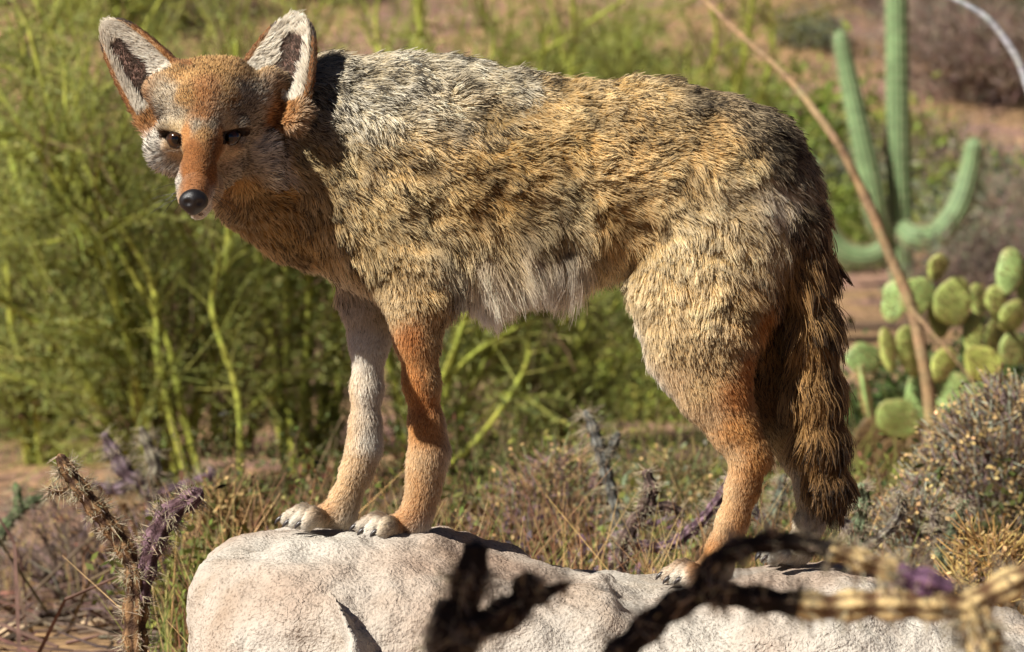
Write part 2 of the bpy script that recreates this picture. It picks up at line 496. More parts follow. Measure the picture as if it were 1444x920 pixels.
# skull, cheeks, muzzle
FD.chain([(302, 160, -0.115, 62)], 1, .03)
FD.chain([(262, 116, -0.108, 27), (326, 112, -0.105, 26)], 1, .03)
FD.chain([(292, 158, -0.158, 44), (287, 190, -0.188, 32)], 1, .03)
FD.chain([(244, 212, -0.115, 29)], 1, .03)
FD.chain([(356, 212, -0.085, 36)], 1, .03)
FD.chain([(298, 226, -0.130, 38)], 1, .03)
FD.chain([(286, 206, -0.205, 26), (279, 240, -0.256, 20), (274, 273, -0.302, 17.5)], 1, .018)
FD.chain([(261, 258, -0.252, 12), (262, 280, -0.290, 10.5)], 1, .012)
FD.chain([(295, 258, -0.250, 12), (286, 281, -0.288, 10)], 1, .012)
FD.chain([(288, 266, -0.210, 26), (279, 297, -0.272, 12.5)], 1, .014)
# brows and eye rims
EYES = [np.array((248.5, 196.5, -.176)), np.array((324.0, 193.5, -.178))]
for ex, ey, ed in EYES:
    FD.chain([(ex, ey, ed + .022, 19)], 1, .02)
    FD.chain([(ex - 16, ey - 13, ed + .006, 8), (ex + 16, ey - 12, ed + .000, 9)] if ex < 290 else [(ex - 16, ey - 12, ed + .000, 9), (ex + 16, ey - 15, ed + .006, 8)], 1, .012)
    FD.chain([(ex - 12, ey + 11, ed + .006, 6), (ex + 12, ey + 12, ed + .004, 6)], 1, .010)
def almond(f, ex, ey, ed, slant, carve=True, grow=1.0):
    c = P(ex, ey, ed - .004)
    sl, (x, y, z) = f.win(c - .035, c + .035)
    ca, sa = math.cos(slant), math.sin(slant)
    u = (x - c[0]) * ca + (z - c[2]) * sa; w = -(x - c[0]) * sa + (z - c[2]) * ca
    d = (np.sqrt((u / (.0190 * grow)) ** 2 + ((y - c[1]) / .017) ** 2 + (w / (.0064 * grow)) ** 2) - 1) * .0064
    f.carve(sl, d, .002)
# ears: cupped shells
EARS = []
def ear(base, tip, yb, yt, W0, nrm_dir, cup):
    A = P(*base, yb); B = P(*tip, yt)
    ax = nrm(B - A); Ln = np.linalg.norm(B - A)
    n = np.asarray(nrm_dir, float); n = nrm(n - ax * (n @ ax)); w = np.cross(ax, n)
    EARS.append((A, ax, w, n, Ln, W0, cup))
    m = .075
    sl, (x, y, z) = FD.win(np.minimum(A, B) - m, np.maximum(A, B) + m)
    dx, dy, dz = x - A[0], y - A[1], z - A[2]
    u = (dx * ax[0] + dy * ax[1] + dz * ax[2]) / Ln
    ww = dx * w[0] + dy * w[1] + dz * w[2]
    nn = dx * n[0] + dy * n[1] + dz * n[2]
    W = W0 * np.clip(1 - u, 0.0, 1.3) ** 0.37
    W = np.where(u < 0.35, W * (1 - 0.28 * np.clip(.35 - u, 0, 1)), W)
    n0 = cup * (np.clip(np.abs(ww) / (W + .008), 0, 1.4) ** 2 - 1) * np.clip(1.05 - u * .75, 0, 1.2)       # edges reach forward
    th = .0042 + .004 * np.clip(.3 - u, 0, 1)
    d1 = np.abs(nn - n0) * .8 - th
    d2 = (np.abs(ww) - W) * .9
    d3 = (u - 1.0) * Ln * .9; d4 = (-.12 - u) * Ln
    d = np.maximum(np.maximum(d1, d2), np.maximum(d3, d4))
    FD.blend(sl, d.astype(np.float32), .012)
ear((238, 152), (150, 33), -.118, -.068, .056, (-.45, -1, .10), .017)
ear((370, 150), (421, 24), -.105, -.055, .068, (-.42, -1, .10), .018)
FD.chain([(243, 140, -0.120, 26), (225, 128, -0.115, 17)], 1, .02)
FD.chain([(362, 138, -0.105, 27), (378, 118, -0.098, 17)], 1, .02)
# front legs
FD.chain([(548, 300, -.035, 92, .62), (580, 385, -.062, 54, .75), (588, 430, -.075, 37, .85), (588, 475, -.078, 26.5), (594, 540, -.08, 21), (601, 600, -.08, 19.5), (605, 636, -.08, 22), (600, 660, -.081, 21), (597, 690, -.083, 18.5), (590, 718, -.085, 18)], 1, .02)
FD.chain([(617, 636, -.078, 9), (614, 650, -.078, 7)], 1, .012)
FD.chain([(535, 340, .045, 66, .7), (522, 430, .055, 35, .85), (521, 480, .057, 23.5), (517, 550, .058, 18), (515, 600, .058, 17.5), (514, 632, .058, 20), (503, 665, .055, 18), (488, 702, .052, 16.5)], 1, .02)
# hind legs
FD.chain([(1006, 330, -.035, 104, .58), (990, 415, -.052, 92, .58), (988, 492, -.068, 68, .58), (1006, 552, -.078, 43, .65), (1034, 606, -.08, 28, .75), (1056, 644, -.08, 21, .8), (1047, 690, -.08, 18.5, .85), (1033, 735, -.082, 17), (1019, 772, -.085, 17)], 1, .022)
FD.chain([(1060, 632, -.08, 15), (1071, 647, -.08, 12), (1062, 668, -.08, 9)], .8, .010)
FD.chain([(1030, 380, .05, 92, .6), (1062, 510, .065, 62, .6), (1092, 585, .075, 36, .7), (1128, 640, .085, 22, .8), (1143, 690, .085, 16.5), (1142, 738, .085, 15), (1130, 768, .083, 15)], 1, .022)
# paws: pad, then four toes
CLAWS = []
def paw(pts, toes, rt, k=.0035):
    FD.chain(pts, 1, .012)
    a = pts[-1]
    for tx, ty, ty2 in toes:
        FD.chain([(a[0] + (tx - a[0]) * .25, a[1] + (ty - a[1]) * .25, a[2] + (ty2 - a[2]) * .6, rt * 1.02),
                  (a[0] + (tx - a[0]) * .68, (a[1] + ty) / 2 - 6, a[2] + (ty2 - a[2]) * .92, rt * 1.08), (tx, ty - 1, ty2, rt * .95)], 1, k)
        CLAWS.append((tx, ty, ty2, rt))
paw([(590, 718, -.085, 20), (582, 738, -.085, 20), (562, 742, -.085, 17)], [(541, 752, -.128), (523, 750, -.104), (512, 744, -.074), (520, 740, -.046)], 10.5)
paw([(487, 702, .052, 19), (480, 724, .052, 20), (460, 729, .052, 17)], [(435, 740, .010), (418, 738, .034), (407, 733, .064), (414, 729, .092)], 10.5)
paw([(1018, 772, -.085, 19.5), (1010, 800, -.085, 20), (994, 808, -.085, 17)], [(970, 819, -.128), (954, 818, -.103), (944, 812, -.073), (951, 808, -.046)], 10.5)
paw([(1130, 768, .083, 17), (1124, 776, .083, 17), (1112, 781, .083, 15)], [(1092, 788, .052), (1083, 785, .072), (1083, 782, .098), (1094, 780, .118)], 10)
# tail
FD.chain([(1076, 262, 0, 44), (1112, 306, -.005, 30), (1132, 370, -.015, 22), (1142, 450, -.02, 20), (1147, 540, -.02, 20), (1154, 610, -.02, 18), (1166, 680, -.02, 14), (1174, 715, -.02, 6)], 1, .03)
for (ex, ey, ed), sl_ in zip(EYES, (-.26, .32)):
    almond(FD, ex, ey, ed, sl_)
BV, BF = surface_nets(FD.f, FD.lo, H)
# keep the one connected body and relax it a little
def relax(V, F, it, lam):
    e = np.vstack([F[:, [0, 1]], F[:, [1, 2]], F[:, [2, 3]], F[:, [3, 0]]])
    for _ in range(it):
        acc = np.zeros_like(V); cn = np.zeros(len(V))
        for a, b_ in ((0, 1), (1, 0)):
            for k in range(3): acc[:, k] += np.bincount(e[:, a], V[e[:, b_], k], len(V))
            cn += np.bincount(e[:, a], minlength=len(V))
        V = V + lam * (acc / np.maximum(cn, 1)[:, None] - V)
    return V
BV = relax(BV, BF, 2, .5)
BN = vert_normals(BV, BF)
bpx, bpy_ = to_px(BV)

# --- fur map: control points on the body with length, lift, flow and colours
C_ = lambda *c: np.array(lin(*c))
PAL = {
    'earrim': (C_(84, 52, 30), C_(140, 90, 54), C_(160, 110, 72), .15),
    'white': (C_(196, 182, 160), C_(236, 226, 208), C_(244, 238, 226), .0),
    'rustpat': (C_(98, 62, 34), C_(178, 120, 66), C_(206, 166, 108), .2),
    'muzzle': (C_(84, 50, 26), C_(150, 94, 48), C_(172, 118, 68), .18),
    'earin': (C_(176, 160, 138), C_(222, 208, 184), C_(236, 226, 208), .0),
    'facerust': (C_(96, 60, 32), C_(170, 112, 62), C_(200, 150, 98), .28),
    'facetan': (C_(96, 66, 38), C_(178, 128, 72), C_(210, 172, 116), .28),
    'facegrey': (C_(80, 68, 54), C_(170, 148, 118), C_(208, 196, 172), .42),
    'cheekw': (C_(120, 110, 96), C_(206, 196, 178), C_(230, 222, 208), .28),
    'grizzle': (C_(84, 72, 54), C_(186, 170, 140), C_(222, 212, 190), .42),
    'greytan': (C_(92, 72, 46), C_(186, 154, 106), C_(214, 192, 152), .34),  # root, middle, tip colour and the share of black-tipped guard hairs
    'khaki':   (C_(91, 70, 44), C_(176, 147, 102), C_(197, 179, 140), .24),
    'ochre':   (C_(91, 63, 35), C_(172, 133, 81), C_(196, 170, 122), .22),
    'tan':     (C_(101, 74, 45), C_(186, 149, 99), C_(207, 183, 139), .16),
    'lighttan': (C_(123, 92, 59), C_(199, 169, 122), C_(215, 196, 160), .07),
    'cream':   (C_(156, 135, 107), C_(210, 192, 163), C_(220, 208, 189), .02),
    'orange':  (C_(121, 71, 35), C_(186, 124, 66), C_(203, 154, 94), .04),
    'rust':    (C_(110, 60, 31), C_(173, 102, 51), C_(191, 130, 75), .05),
    'legcream': (C_(149, 113, 78), C_(203, 167, 123), C_(215, 190, 155), .01),
    'browndk': (C_(52, 36, 23), C_(103, 72, 45), C_(131, 94, 60), .3),
    'darktop': (C_(62, 52, 41), C_(146, 131, 107), C_(133, 119, 98), .62),
    'tailtan': (C_(84, 59, 35), C_(172, 135, 88), C_(174, 137, 93), .34),
    'taildark': (C_(40, 31, 23), C_(105, 77, 52), C_(61, 45, 32), .6),
    'black':   (C_(18, 15, 14), C_(30, 25, 22), C_(35, 29, 26), .3),
    'eardark': (C_(53, 43, 37), C_(74, 61, 53), C_(107, 94, 84), .2),
}
CPT = [  # px, py, depth (None = nearest surface), length mm, lift deg, flow right, flow down, flow away, palette
    # neck and back
    (445, 85, None, 34, 34, .9, .25, .2, 'grizzle'), (500, 85, None, 36, 32, 1, .2, .2, 'grizzle'), (560, 98, None, 36, 30, 1, .2, .2, 'grizzle'), (640, 112, None, 36, 32, 1, .15, .1, 'grizzle'),
    (720, 128, None, 32, 30, 1, .15, .1, 'grizzle'), (800, 136, None, 28, 28, 1, .15, .1, 'greytan'), (900, 138, None, 28, 28, 1, .15, .1, 'greytan'), (980, 146, None, 28, 28, 1, .3, .1, 'darktop'), (1050, 175, None, 30, 28, 1, .6, .1, 'darktop'), (1095, 215, None, 32, 26, .6, .9, .1, 'darktop'),
    (440, 150, None, 34, 30, .9, .35, 0, 'grizzle'), (500, 150, None, 34, 30, .9, .4, 0, 'grizzle'), (570, 150, None, 34, 32, .95, .35, 0, 'grizzle'), (640, 160, None, 32, 32, .95, .3, 0, 'grizzle'), (690, 165, None, 30, 30, 1, .3, 0, 'greytan'), (760, 168, None, 28, 30, 1, .25, 0, 'tan'), (840, 165, None, 26, 30, 1, .2, 0, 'greytan'), (930, 170, None, 26, 30, 1, .3, 0, 'greytan'), (1010, 195, None, 26, 28, 1, .45, 0, 'tan'), (1060, 235, None, 26, 26, .8, .7, 0, 'khaki'),
    (420, 225, None, 30, 26, .8, .5, 0, 'khaki'), (460, 230, None, 32, 28, .8, .55, 0, 'khaki'), (540, 220, None, 32, 30, .85, .5, 0, 'greytan'), (600, 215, None, 32, 32, .9, .4, 0, 'greytan'), (660, 225, None, 30, 34, .95, .35, 0, 'ochre'), (720, 225, None, 28, 34, 1, .3, 0, 'ochre'), (800, 205, None, 26, 32, 1, .25, 0, 'ochre'), (830, 250, None, 26, 32, 1, .3, 0, 'tan'), (900, 230, None, 26, 32, 1, .3, 0, 'tan'), (970, 245, None, 26, 30, .95, .45, 0, 'tan'), (1030, 280, None, 26, 28, .8, .7, 0, 'lighttan'),
    (455, 290, None, 34, 26, .6, .8, 0, 'khaki'), (520, 290, None, 32, 28, .7, .7, 0, 'khaki'), (590, 285, None, 30, 32, .8, .55, 0, 'khaki'), (650, 290, None, 28, 36, .9, .4, 0, 'ochre'), (720, 290, None, 28, 36, .95, .35, 0, 'ochre'), (790, 290, None, 28, 34, .95, .35, 0, 'khaki'), (860, 300, None, 28, 34, .9, .4, 0, 'ochre'), (920, 300, None, 28, 32, .8, .55, 0, 'tan'), (970, 320, None, 28, 30, .6, .8, 0, 'lighttan'),
    (470, 345, None, 36, 22, .5, .9, 0, 'greytan'), (520, 350, None, 32, 24, .5, .9, 0, 'khaki'), (560, 360, None, 22, 24, .3, 1, 0, 'tan'), (640, 345, None, 38, 34, .7, .7, 0, 'khaki'), (700, 340, None, 42, 32, .6, .8, 0, 'khaki'), (770, 335, None, 42, 30, .6, .8, 0, 'khaki'), (840, 335, None, 38, 30, .5, .8, 0, 'tan'), (890, 350, None, 28, 30, .3, 1, 0, 'tan'),
    (655, 372, None, 62, 48, .35, 1, -.25, 'cream'), (700, 366, None, 78, 50, .3, 1, -.25, 'cream'), (745, 364, None, 78, 50, .2, 1, -.25, 'cream'), (790, 362, None, 70, 48, .0, 1, -.25, 'cream'), (670, 390, None, 60, 38, .35, 1, -.1, 'white'), (740, 388, None, 66, 38, .3, 1, -.1, 'white'), (840, 378, None, 36, 20, -.1, 1, 0, 'lighttan'), (875, 372, None, 24, 20, -.2, 1, 0, 'lighttan'),
    (650, 400, 0, 30, 14, .6, .6, 0, 'white'), (750, 395, 0, 34, 12, .8, .4, 0, 'tan'), (850, 380, 0, 20, 10, .9, .3, 0, 'tan'), (600, 410, 0, 20, 14, .6, .6, 0, 'white'),
    # throat and chest
    (330, 300, None, 24, 20, .8, .6, .3, 'tan'), (380, 320, None, 26, 20, .8, .6, .2, 'ochre'), (430, 345, None, 30, 20, .7, .8, .1, 'ochre'), (350, 260, None, 22, 22, .9, .4, .3, 'ochre'), (390, 270, None, 26, 24, .8, .5, .1, 'ochre'), (480, 375, 0, 30, 18, .5, .9, .1, 'cream'),
    # rump, thigh
    (1085, 270, None, 34, 26, .4, 1, 0, 'cream'), (1100, 320, None, 30, 22, .2, 1, 0, 'lighttan'), (1000, 360, None, 26, 30, .3, 1, 0, 'lighttan'), (1050, 350, None, 28, 28, .3, 1, 0, 'lighttan'), (940, 370, None, 26, 30, .1, 1, 0, 'lighttan'), (905, 400, None, 24, 26, 0, 1, 0, 'lighttan'),
    (940, 430, None, 21, 30, .15, 1, 0, 'lighttan'), (1000, 430, None, 23, 32, .2, 1, 0, 'lighttan'), (1055, 430, None, 28, 28, .3, 1, 0, 'tan'), (1080, 440, None, 26, 22, .3, 1, .2, 'rust'), (960, 490, None, 18, 26, .3, 1, 0, 'tan'), (1020, 500, None, 17, 28, .4, 1, 0, 'tan'), (1050, 515, None, 18, 24, .5, 1, .1, 'rust'),
    (902, 470, -.03, 22, 18, .3, 1, .1, 'white'), (930, 535, -.05, 18, 16, .4, 1, .1, 'white'), (930, 470, None, 20, 24, .2, 1, 0, 'lighttan'), (955, 530, None, 14, 20, .3, 1, 0, 'legcream'), (985, 540, None, 12, 22, .4, 1, 0, 'tan'), (1035, 550, None, 16, 22, .5, 1, 0, 'rust'), (1000, 590, None, 10, 16, .4, 1, 0, 'legcream'), (1030, 600, None, 10, 18, .5, 1, 0, 'orange'), (1055, 610, None, 10, 16, .5, 1, 0, 'orange'),
    (1030, 640, None, 8, 14, .3, 1, 0, 'legcream'), (1070, 645, None, 8, 14, .2, 1, 0, 'orange'), (1030, 690, None, 7, 12, -.2, 1, 0, 'legcream'), (1060, 685, None, 7, 12, -.2, 1, 0, 'orange'), (1018, 735, None, 7, 12, -.3, 1, 0, 'legcream'), (1046, 735, None, 7, 12, -.3, 1, 0, 'orange'), (1005, 780, None, 8, 14, -.7, .7, 0, 'orange'), (985, 800, None, 9, 16, -1, .4, 0, 'orange'), (958, 812, None, 6, 14, -1, .4, 0, 'white'), (1030, 800, None, 9, 14, -.3, 1, 0, 'cream'),
    # far hind leg
    (1080, 550, .05, 12, 16, .4, 1, 0, 'browndk'), (1110, 610, .06, 9, 14, .4, 1, 0, 'tan'), (1135, 680, .07, 7, 12, 0, 1, 0, 'cream'), (1150, 690, .085, 7, 12, 0, 1, 0, 'tan'), (1135, 745, .07, 7, 12, -.1, 1, 0, 'cream'), (1090, 782, .06, 6, 12, -1, .4, 0, 'white'), (1040, 430, .09, 20, 20, .3, 1, 0, 'tan'),
    # near front leg
    (580, 410, None, 18, 20, .1, 1, 0, 'tan'), (615, 415, None, 24, 24, .4, 1, 0, 'tan'), (560, 425, None, 14, 18, .1, 1, 0, 'lighttan'), (585, 470, None, 9, 14, .05, 1, 0, 'rust'), (612, 470, None, 14, 18, .2, 1, 0, 'tan'), (590, 540, None, 7, 12, .05, 1, 0, 'rust'), (614, 540, None, 10, 16, .2, 1, 0, 'tan'), (573, 540, None, 7, 12, 0, 1, 0, 'orange'), (596, 600, None, 7, 12, 0, 1, 0, 'orange'), (626, 600, -.07, 12, 18, .2, 1, 0, 'cream'), (628, 640, -.07, 12, 18, .2, 1, 0, 'cream'), (610, 610, None, 8, 14, .1, 1, 0, 'orange'), (606, 570, None, 8, 14, .1, 1, 0, 'rust'), (595, 650, None, 7, 12, -.1, 1, 0, 'legcream'),
    (592, 690, None, 8, 14, -.15, 1, 0, 'orange'), (612, 690, None, 9, 14, 0, 1, 0, 'legcream'), (578, 690, None, 8, 14, -.2, 1, 0, 'legcream'), (590, 725, None, 9, 14, -.4, .8, 0, 'orange'), (570, 735, None, 9, 16, -1, .3, 0, 'orange'), (545, 740, None, 6, 14, -1, .35, 0, 'cream'), (525, 748, None, 6, 14, -1, .4, 0, 'white'), (600, 745, None, 10, 12, -.2, 1, 0, 'white'),
    # far front leg
    (505, 430, .03, 14, 14, 0, 1, 0, 'cream'), (545, 430, .04, 12, 14, .1, 1, 0, 'lighttan'), (518, 490, .03, 8, 12, 0, 1, 0, 'white'), (516, 560, .035, 8, 12, 0, 1, 0, 'white'), (500, 560, .05, 7, 12, 0, 1, 0, 'legcream'), (495, 610, .05, 8, 12, 0, 1, 0, 'legcream'), (522, 620, .035, 9, 12, .1, 1, 0, 'white'), (505, 650, .04, 8, 12, -.2, 1, 0, 'legcream'), (495, 680, .03, 8, 12, -.3, 1, 0, 'legcream'), (482, 705, .03, 9, 14, -.6, .8, 0, 'legcream'), (462, 718, .04, 9, 16, -1, .3, 0, 'orange'), (440, 725, .04, 6, 14, -1, .35, 0, 'cream'), (422, 735, .03, 6, 14, -1, .4, 0, 'white'), (490, 730, .04, 9, 12, -.2, 1, 0, 'cream'),
    # tail
    (1120, 300, None, 38, 24, .3, 1, 0, 'darktop'), (1140, 340, None, 44, 22, .25, 1, 0, 'taildark'),
    # head (flow is set radially from the nose further down)
    (300, 92, None, 11, 30, 0, 0, 0, 'facetan'), (270, 100, None, 10, 28, 0, 0, 0, 'facetan'), (330, 98, None, 10, 28, 0, 0, 0, 'facetan'), (290, 130, None, 9, 26, 0, 0, 0, 'facerust'), (260, 140, None, 9, 24, 0, 0, 0, 'facetan'), (325, 140, None, 9, 24, 0, 0, 0, 'facetan'), (288, 165, None, 8, 22, 0, 0, 0, 'facerust'), (250, 165, None, 9, 24, 0, 0, 0, 'facegrey'), (335, 160, None, 10, 24, 0, 0, 0, 'facegrey'), (360, 170, None, 14, 24, 0, 0, 0, 'facegrey'), (288, 188, None, 6, 18, 0, 0, 0, 'facetan'), (275, 178, None, 6, 18, 0, 0, 0, 'facegrey'), (302, 176, None, 6, 18, 0, 0, 0, 'facegrey'),
    (250, 180, None, 5, 18, 0, 0, 0, 'lighttan'), (320, 177, None, 5, 18, 0, 0, 0, 'lighttan'), (262, 186, None, 4, 16, 0, 0, 0, 'orange'), (312, 184, None, 4, 16, 0, 0, 0, 'orange'), (246, 216, None, 6, 18, 0, 0, 0, 'legcream'), (328, 212, None, 6, 18, 0, 0, 0, 'legcream'), (265, 205, None, 4, 14, 0, 0, 0, 'muzzle'), (305, 205, None, 4, 14, 0, 0, 0, 'muzzle'),
    (278, 225, None, 4, 12, 0, 0, 0, 'muzzle'), (292, 225, None, 4, 12, 0, 0, 0, 'muzzle'), (270, 250, None, 3.5, 12, 0, 0, 0, 'muzzle'), (285, 250, None, 3.5, 12, 0, 0, 0, 'muzzle'), (277, 266, None, 3, 12, 0, 0, 0, 'muzzle'), (300, 240, None, 4, 12, 0, 0, 0, 'muzzle'),
    (236, 248, None, 9, 16, 0, 0, 0, 'cheekw'), (262, 240, None, 4, 12, 0, 0, 0, 'muzzle'), (262, 255, None, 4, 12, 0, 0, 0, 'muzzle'), (264, 268, None, 3, 12, 0, 0, 0, 'muzzle'), (284, 266, None, 3, 12, 0, 0, 0, 'muzzle'), (292, 250, None, 4, 12, 0, 0, 0, 'muzzle'), (247, 264, None, 6, 16, 0, 0, 0, 'cheekw'), (250, 286, None, 5, 14, 0, 0, 0, 'legcream'), (308, 272, None, 6, 16, 0, 0, 0, 'legcream'), (294, 266, None, 4, 14, 0, 0, 0, 'muzzle'), (298, 290, None, 5, 14, 0, 0, 0, 'white'), (276, 304, None, 6, 14, 0, 0, 0, 'white'), (286, 297, None, 4, 14, 0, 0, 0, 'white'), (270, 307, None, 4, 14, 0, 0, 0, 'white'), (290, 300, None, 8, 16, 0, 0, 0, 'white'),
    (225, 200, None, 16, 24, 0, 0, 0, 'cheekw'), (225, 225, None, 20, 24, 0, 0, 0, 'cheekw'), (240, 240, None, 16, 24, 0, 0, 0, 'cheekw'), (222, 178, None, 14, 22, 0, 0, 0, 'facegrey'), (216, 160, None, 14, 24, 0, 0, 0, 'facerust'), (236, 150, None, 10, 24, 0, 0, 0, 'facegrey'), (345, 205, None, 12, 22, 0, 0, 0, 'facegrey'), (370, 215, None, 24, 24, 0, 0, 0, 'cheekw'), (385, 240, None, 28, 24, 0, 0, 0, 'cheekw'), (340, 240, None, 14, 20, 0, 0, 0, 'facegrey'), (320, 265, None, 14, 18, 0, 0, 0, 'facetan'), (350, 265, None, 20, 20, 0, 0, 0, 'ochre'), (385, 192, None, 20, 24, 0, 0, 0, 'facegrey'), (382, 165, None, 15, 24, 0, 0, 0, 'facerust'), (352, 140, None, 9, 24, 0, 0, 0, 'facegrey'),
]
for q in range(17):                                                # the tail: tan on the left, dark on the right
    py_ = 365 + 22 * q
    cx_ = np.interp(py_, (370, 450, 540, 610, 680, 725), (1132, 1142, 1147, 1154, 1166, 1175))
    low = py_ > 600
    for ox, pl in ((-16, 'tailtan'), (0, 'browndk' if low else 'tailtan'), (15, 'taildark')):
        CPT.append((cx_ + ox * (.6 if low else 1), py_, None, 48 - max(0, py_ - 600) * .16, 20, .08 + ox * .008, 1, 0, 'taildark' if py_ > 690 else pl))
def front_y(px, py):
    for r in (4, 8, 14, 24):
        m = (np.abs(bpx - px) < r) & (np.abs(bpy_ - py) < r)
        if m.any(): return BV[m, 1].min()
    return -.05
cpos, cval = [], []
for px, py, y, L, lift, fr, fd, fa, pal in CPT:
    yy = front_y(px, py) if y is None else y
    cpos.append(P(px, py, yy))
    p = PAL[pal]
    cval.append([L / 1000, math.radians(lift), fr, fa, -fd, *p[0], *p[1], *p[2], p[3]])
cpos = np.array(cpos); cval = np.array(cval)
NOSE = P(273, 284, -.318)
HEADC = P(300, 190, -.15)
def lookup(pts):
    q = pts.copy()
    torso = (q[:, 2] > P(0, 420, 0)[2]) & (q[:, 0] > P(440, 0, 0)[0]) & (q[:, 1] > 0)
    q[torso, 1] *= -1                                              # both flanks wear the same coat
    out = np.empty((len(q), cval.shape[1]), np.float32)
    org = np.array((0, 0, .7)); cp = (cpos - org).astype(np.float32); cv = cval.astype(np.float32); c2 = (cp ** 2).sum(1)
    for s in range(0, len(q), 40000):
        a = (q[s:s + 40000] - org).astype(np.float32)
        d2 = np.maximum((a ** 2).sum(1)[:, None] + c2[None] - 2 * a @ cp.T, 0)
        head_ = np.linalg.norm(q[s:s + 40000] - HEADC, axis=1) < .15        # finer markings on the head
        ep = np.where(head_, .0085, .022).astype(np.float32)[:, None]; pw = np.where(head_, 3.2, 2.2).astype(np.float32)[:, None]
        w = np.exp(-pw * np.log(d2 / ep ** 2 + 1))
        out[s:s + 40000] = (w @ cv) / w.sum(1, keepdims=True)
    out = out.astype(float)
    return out
def ear_local(pts):
    """for every point: index of the ear it lies on (or -1), u along, v across, side (+1 = inside of the cup)"""
    which = np.full(len(pts), -1); U_ = np.zeros(len(pts)); V_ = np.zeros(len(pts)); D_ = np.zeros(len(pts))
    for i, (A, ax, w, n, Ln, W0, cup) in enumerate(EARS):
        r = pts - A
        u = r @ ax / Ln; v = r @ w; d = r @ n
        W = W0 * np.clip(1 - u, 0.001, 1.3) ** .37
        m = (u > .10) & (u < 1.1) & (np.abs(v) < W + .012) & (np.linalg.norm(r, axis=1) < Ln * 1.15)
        n0_ = cup * (np.clip(np.abs(v) / (W + .008), 0, 1.4) ** 2 - 1) * np.clip(1.05 - u * .75, 0, 1.2)
        m &= np.abs(d - n0_) < .013
        which[m] = i; U_[m] = u[m]; V_[m] = (v / W)[m]
        n0 = cup * (np.clip(np.abs(v) / (W + .008), 0, 1.4) ** 2 - 1) * np.clip(1.05 - u * .75, 0, 1.2)
        D_[m] = (d - n0)[m]
    return which, U_, V_, D_

coyote = empty('coyote', P(760, 760, 0), 'grizzled tan coyote standing on the boulder with its head turned to look out', 'coyote')
CO = np.array(coyote.location)
def part(o):
    o.parent = coyote
    o.matrix_parent_inverse = coyote.matrix_world.inverted()
    return o
bpy.context.view_layer.update()

def eye_mask(pts, grow):
    m = np.zeros(len(pts), bool)
    for (ex, ey, ed), s_ in zip(EYES, (-.26, .32)):
        c = P(ex, ey, ed - .004)
        dx, dz = pts[:, 0] - c[0], pts[:, 2] - c[2]
        u = dx * math.cos(s_) + dz * math.sin(s_); w = -dx * math.sin(s_) + dz * math.cos(s_)
        m |= ((u / (.0190 * grow)) ** 2 + (w / (.0064 * grow)) ** 2 < 1) & (np.abs(pts[:, 1] - c[1]) < .03)
    return m
# skin
info = lookup(BV)
sl_k = sstep(.012, .026, info[:, 0])[:, None]
skin = info[:, 5:8] * .8 * sl_k + info[:, 8:11] * .7 * (1 - sl_k)
dn = np.linalg.norm(BV - NOSE, axis=1)
skin[eye_mask(BV, 1.5)] = C_(28, 20, 16)
ew, eu, ev, ed_ = ear_local(BV)
skin[(ew >= 0) & (ed_ > 0) & (np.abs(ev) < .8)] = C_(120, 92, 80)
m_skin = vcol_mat('coyote_skin', .85, .15, 60)
body = mesh_obj('body', BV, BF, m_skin, None, True, skin)
part(body)

# fur strands
NH = int(560000 * FUR)
tri = np.vstack([BF[:, [0, 1, 2]], BF[:, [0, 2, 3]]])
e1 = BV[tri[:, 1]] - BV[tri[:, 0]]; e2 = BV[tri[:, 2]] - BV[tri[:, 0]]
area = np.linalg.norm(np.cross(e1, e2), axis=1) / 2
cen = BV[tri].mean(1); cn = BN[tri[:, 0]]
dens = np.where(cn[:, 1] > .35, .35, 1.0)                                # the side turned away needs fewer
dens *= np.where(np.linalg.norm(cen - HEADC, axis=1) < .14, 2.1, 1.0)
dens *= np.where(cen[:, 2] < P(0, 450, 0)[2], 1.5, 1.0)
prob = area * dens; prob /= prob.sum()
ti = RNG.choice(len(tri), NH, p=prob)
r1_, r2_ = RNG.random(NH), RNG.random(NH)
fl = r1_ + r2_ > 1; r1_[fl] = 1 - r1_[fl]; r2_[fl] = 1 - r2_[fl]
root = BV[tri[ti, 0]] + e1[ti] * r1_[:, None] + e2[ti] * r2_[:, None]
nor = nrm(BN[tri[ti, 0]] * (1 - r1_ - r2_)[:, None] + BN[tri[ti, 1]] * r1_[:, None] + BN[tri[ti, 2]] * r2_[:, None])
rock_here = rock_top(root[:, 0], np.clip(root[:, 1], -.2, .26))
keep = ~eye_mask(root, 1.15) & (np.linalg.norm(root - NOSE, axis=1) > .0140) & (root[:, 2] > rock_here + .004)
root, nor = root[keep], nor[keep]; NH = len(root)
inf = lookup(root)
L, lift, flow = inf[:, 0], inf[:, 1], inf[:, 2:5].copy()
rootc, midc, tipc, pdark = inf[:, 5:8].copy(), inf[:, 8:11].copy(), inf[:, 11:14].copy(), inf[:, 14].copy()
# on the head hair runs away from the nose
hw = sstep(.19, .10, np.linalg.norm(root - HEADC, axis=1)) * (root[:, 1] < -.02) * sstep(.40, .33, root[:, 0] + .72 + (root[:, 1] + .05) * .5)
radial = nrm(root - NOSE + np.array((0, .03, 0.01)))
flow = nrm(flow + 1e-6) * (1 - hw[:, None]) + radial * hw[:, None]
